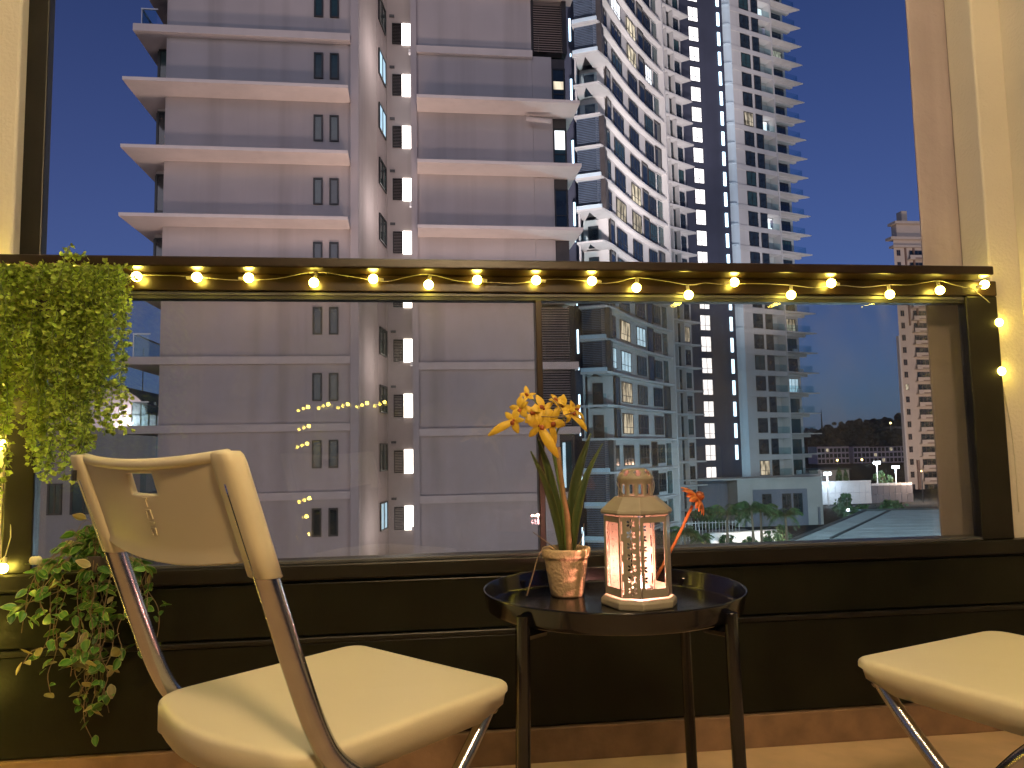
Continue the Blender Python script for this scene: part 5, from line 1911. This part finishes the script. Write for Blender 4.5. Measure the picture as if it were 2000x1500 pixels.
for i in range(1300):
    a = rng.uniform(0, 6.283)
    r = rng.random() ** .5
    p_ = Vector((-.795 + .15 * r * math.cos(a), 1.740 + .06 * r * math.sin(a), 1.150 + .030 * (1 - r * r) + rng.uniform(-.075, .012)))
    tiny_leaf(p_, (rng.uniform(-1, 1), rng.uniform(-1.2, .4), rng.uniform(-.6, .7)), rng.uniform(.008, .0135))
lo_ = leaves.build('foliage', 'trailing_leaf', hp)
lo_['kind'] = 'stuff'
at = lo_.data.attributes.new('rim', 'FLOAT', 'POINT')
at.data.foreach_set('value', rimv)

# ------------------------------------------------------------------ trailing plant on the sill
vp = thing('trailing_plant', 'trailing vine with cream edged leaves spilling over the sill', 'plant', (-0.72, 1.82, 0.506))
MB().lathe([(0.001, .5065), (.024, .5065), (.031, .548), (.032, .551), (.029, .551), (.023, .512)], 20, (-0.710, 1.81, 0)).build('pot', 'dark_cladding', vp, smooth=True)


def leaf_mesh(seed, m):
    r_ = random.Random(seed)
    vs, fs, rim_ = [], [], []
    rows = 6
    curl = r_.uniform(-.25, .5)
    fold = r_.uniform(.1, .5)
    for i in range(rows):
        f = i / (rows - 1)
        w = .30 * math.sin(math.pi * (0.04 + .93 * f ** .8)) ** .85
        for e in (-1, -.72, 0, .72, 1):
            vs.append((w * e, f, curl * (f * f - f * .3) * .6 + fold * abs(e) * w + .02 * math.sin(8 * f + 3 * e)))
            rim_.append((0.85 if abs(e) == 1 else (0.0 if abs(e) > .5 else 0.22)) if 0 < i < rows - 1 else .6)
    for i in range(rows - 1):
        for e in range(4):
            fs.append((i * 5 + e, i * 5 + e + 1, (i + 1) * 5 + e + 1, (i + 1) * 5 + e))
    me = MB().add(vs, fs).mesh('leaf', m, smooth=True)
    at = me.attributes.new('rim', 'FLOAT', 'POINT')
    at.data.foreach_set('value', rim_)
    return me


green_l = [leaf_mesh(i, 'variegated_leaf') for i in range(5)]
pale_l = [leaf_mesh(20 + i, 'pale_leaf') for i in range(4)]
vine_paths = []
for i in range(38):
    x0 = -0.71 + rng.uniform(-.03, .03)
    spread = rng.uniform(-1, 1)
    xe = -0.705 + spread * 0.115 - (0.03 if spread < -.4 else 0)
    ze = 0.13 + 0.20 * abs(spread) ** .8 + rng.uniform(0, .15)
    if i < 9:
        ze = rng.uniform(.38, .55)
    yo = rng.uniform(1.775, 1.842)
    path = [(x0, 1.81, .552), (x0 + (xe - x0) * .35, (1.79 + yo) / 2, .590 + rng.uniform(-.02, .04)), (x0 + (xe - x0) * .7, yo, .555)]
    z = .52
    while z > ze:
        path.append((xe + rng.uniform(-.014, .014) - .035 * (1 if spread < 0 else -.4) * math.sin((.55 - z) * 5) * abs(spread), yo + rng.uniform(-.012, .01), z))
        z -= .045
    vine_paths.append(path)
vine_paths += [[(-.74, 1.80, .50), (-.80, 1.79, .47), (-.855, 1.785, .452), (-.875, 1.78, .44)], [(-.76, 1.80, .40), (-.80, 1.79, .362), (-.83, 1.785, .355), (-.845, 1.78, .33)],
               [(-.72, 1.81, .57), (-.77, 1.80, .565), (-.81, 1.79, .545), (-.832, 1.785, .528)]]
nl = 0
spare, spare_rim = MB(), []
for path in vine_paths:
    P = smooth_path(path, 4)
    MB().tube(P, .0009, 5).build('stem', 'dry_twig', vp, smooth=True)
    for k in range(2, len(P)):
        q = P[k]
        pale = rng.random() < (0.10 if q.z > .36 else 0.45)
        me = rng.choice(pale_l if pale else green_l)
        d = Vector((rng.uniform(-1, 1), rng.uniform(-1.0, .1), rng.uniform(-1.0, .40))).normalized()
        qq = d.to_track_quat('Y', 'Z') @ Matrix.Rotation(rng.uniform(-1.2, 1.2), 3, 'Y').to_quaternion()
        s = rng.uniform(.020, .041)
        if k % 9 == 2 and nl < 298:
            o = inst('leaf', me, vp, q + d * .005 - vp.location, scale=(s, s, s))
            o.rotation_mode = 'QUATERNION'
            o.rotation_quaternion = qq
            nl += 1
        elif k % 3 in (0, 1) and rng.random() < .62:
            s *= .85
            off = Vector((rng.uniform(-.012, .012), rng.uniform(0, .014), 0))
            spare.add([q + off + qq @ (Vector(v.co) * s) for v in me.vertices], [tuple(f.vertices) for f in me.polygons], 1 if pale else 0)
            spare_rim.extend(a_.value for a_ in me.attributes['rim'].data)
sp_ = spare.build('foliage', ['variegated_leaf', 'pale_leaf'], vp, smooth=True)
sp_['kind'] = 'stuff'
at = sp_.data.attributes.new('rim', 'FLOAT', 'POINT')
at.data.foreach_set('value', spare_rim)
fw = MB()
for k in range(6):
    a = k * math.pi / 3
    fw.ball((-.832 + .006 * math.cos(a), 1.79 + .006 * math.sin(a), .545), .0075, 8, 6, sz=1.2)
fw.build('flower', 'cream_flower', vp, smooth=True)
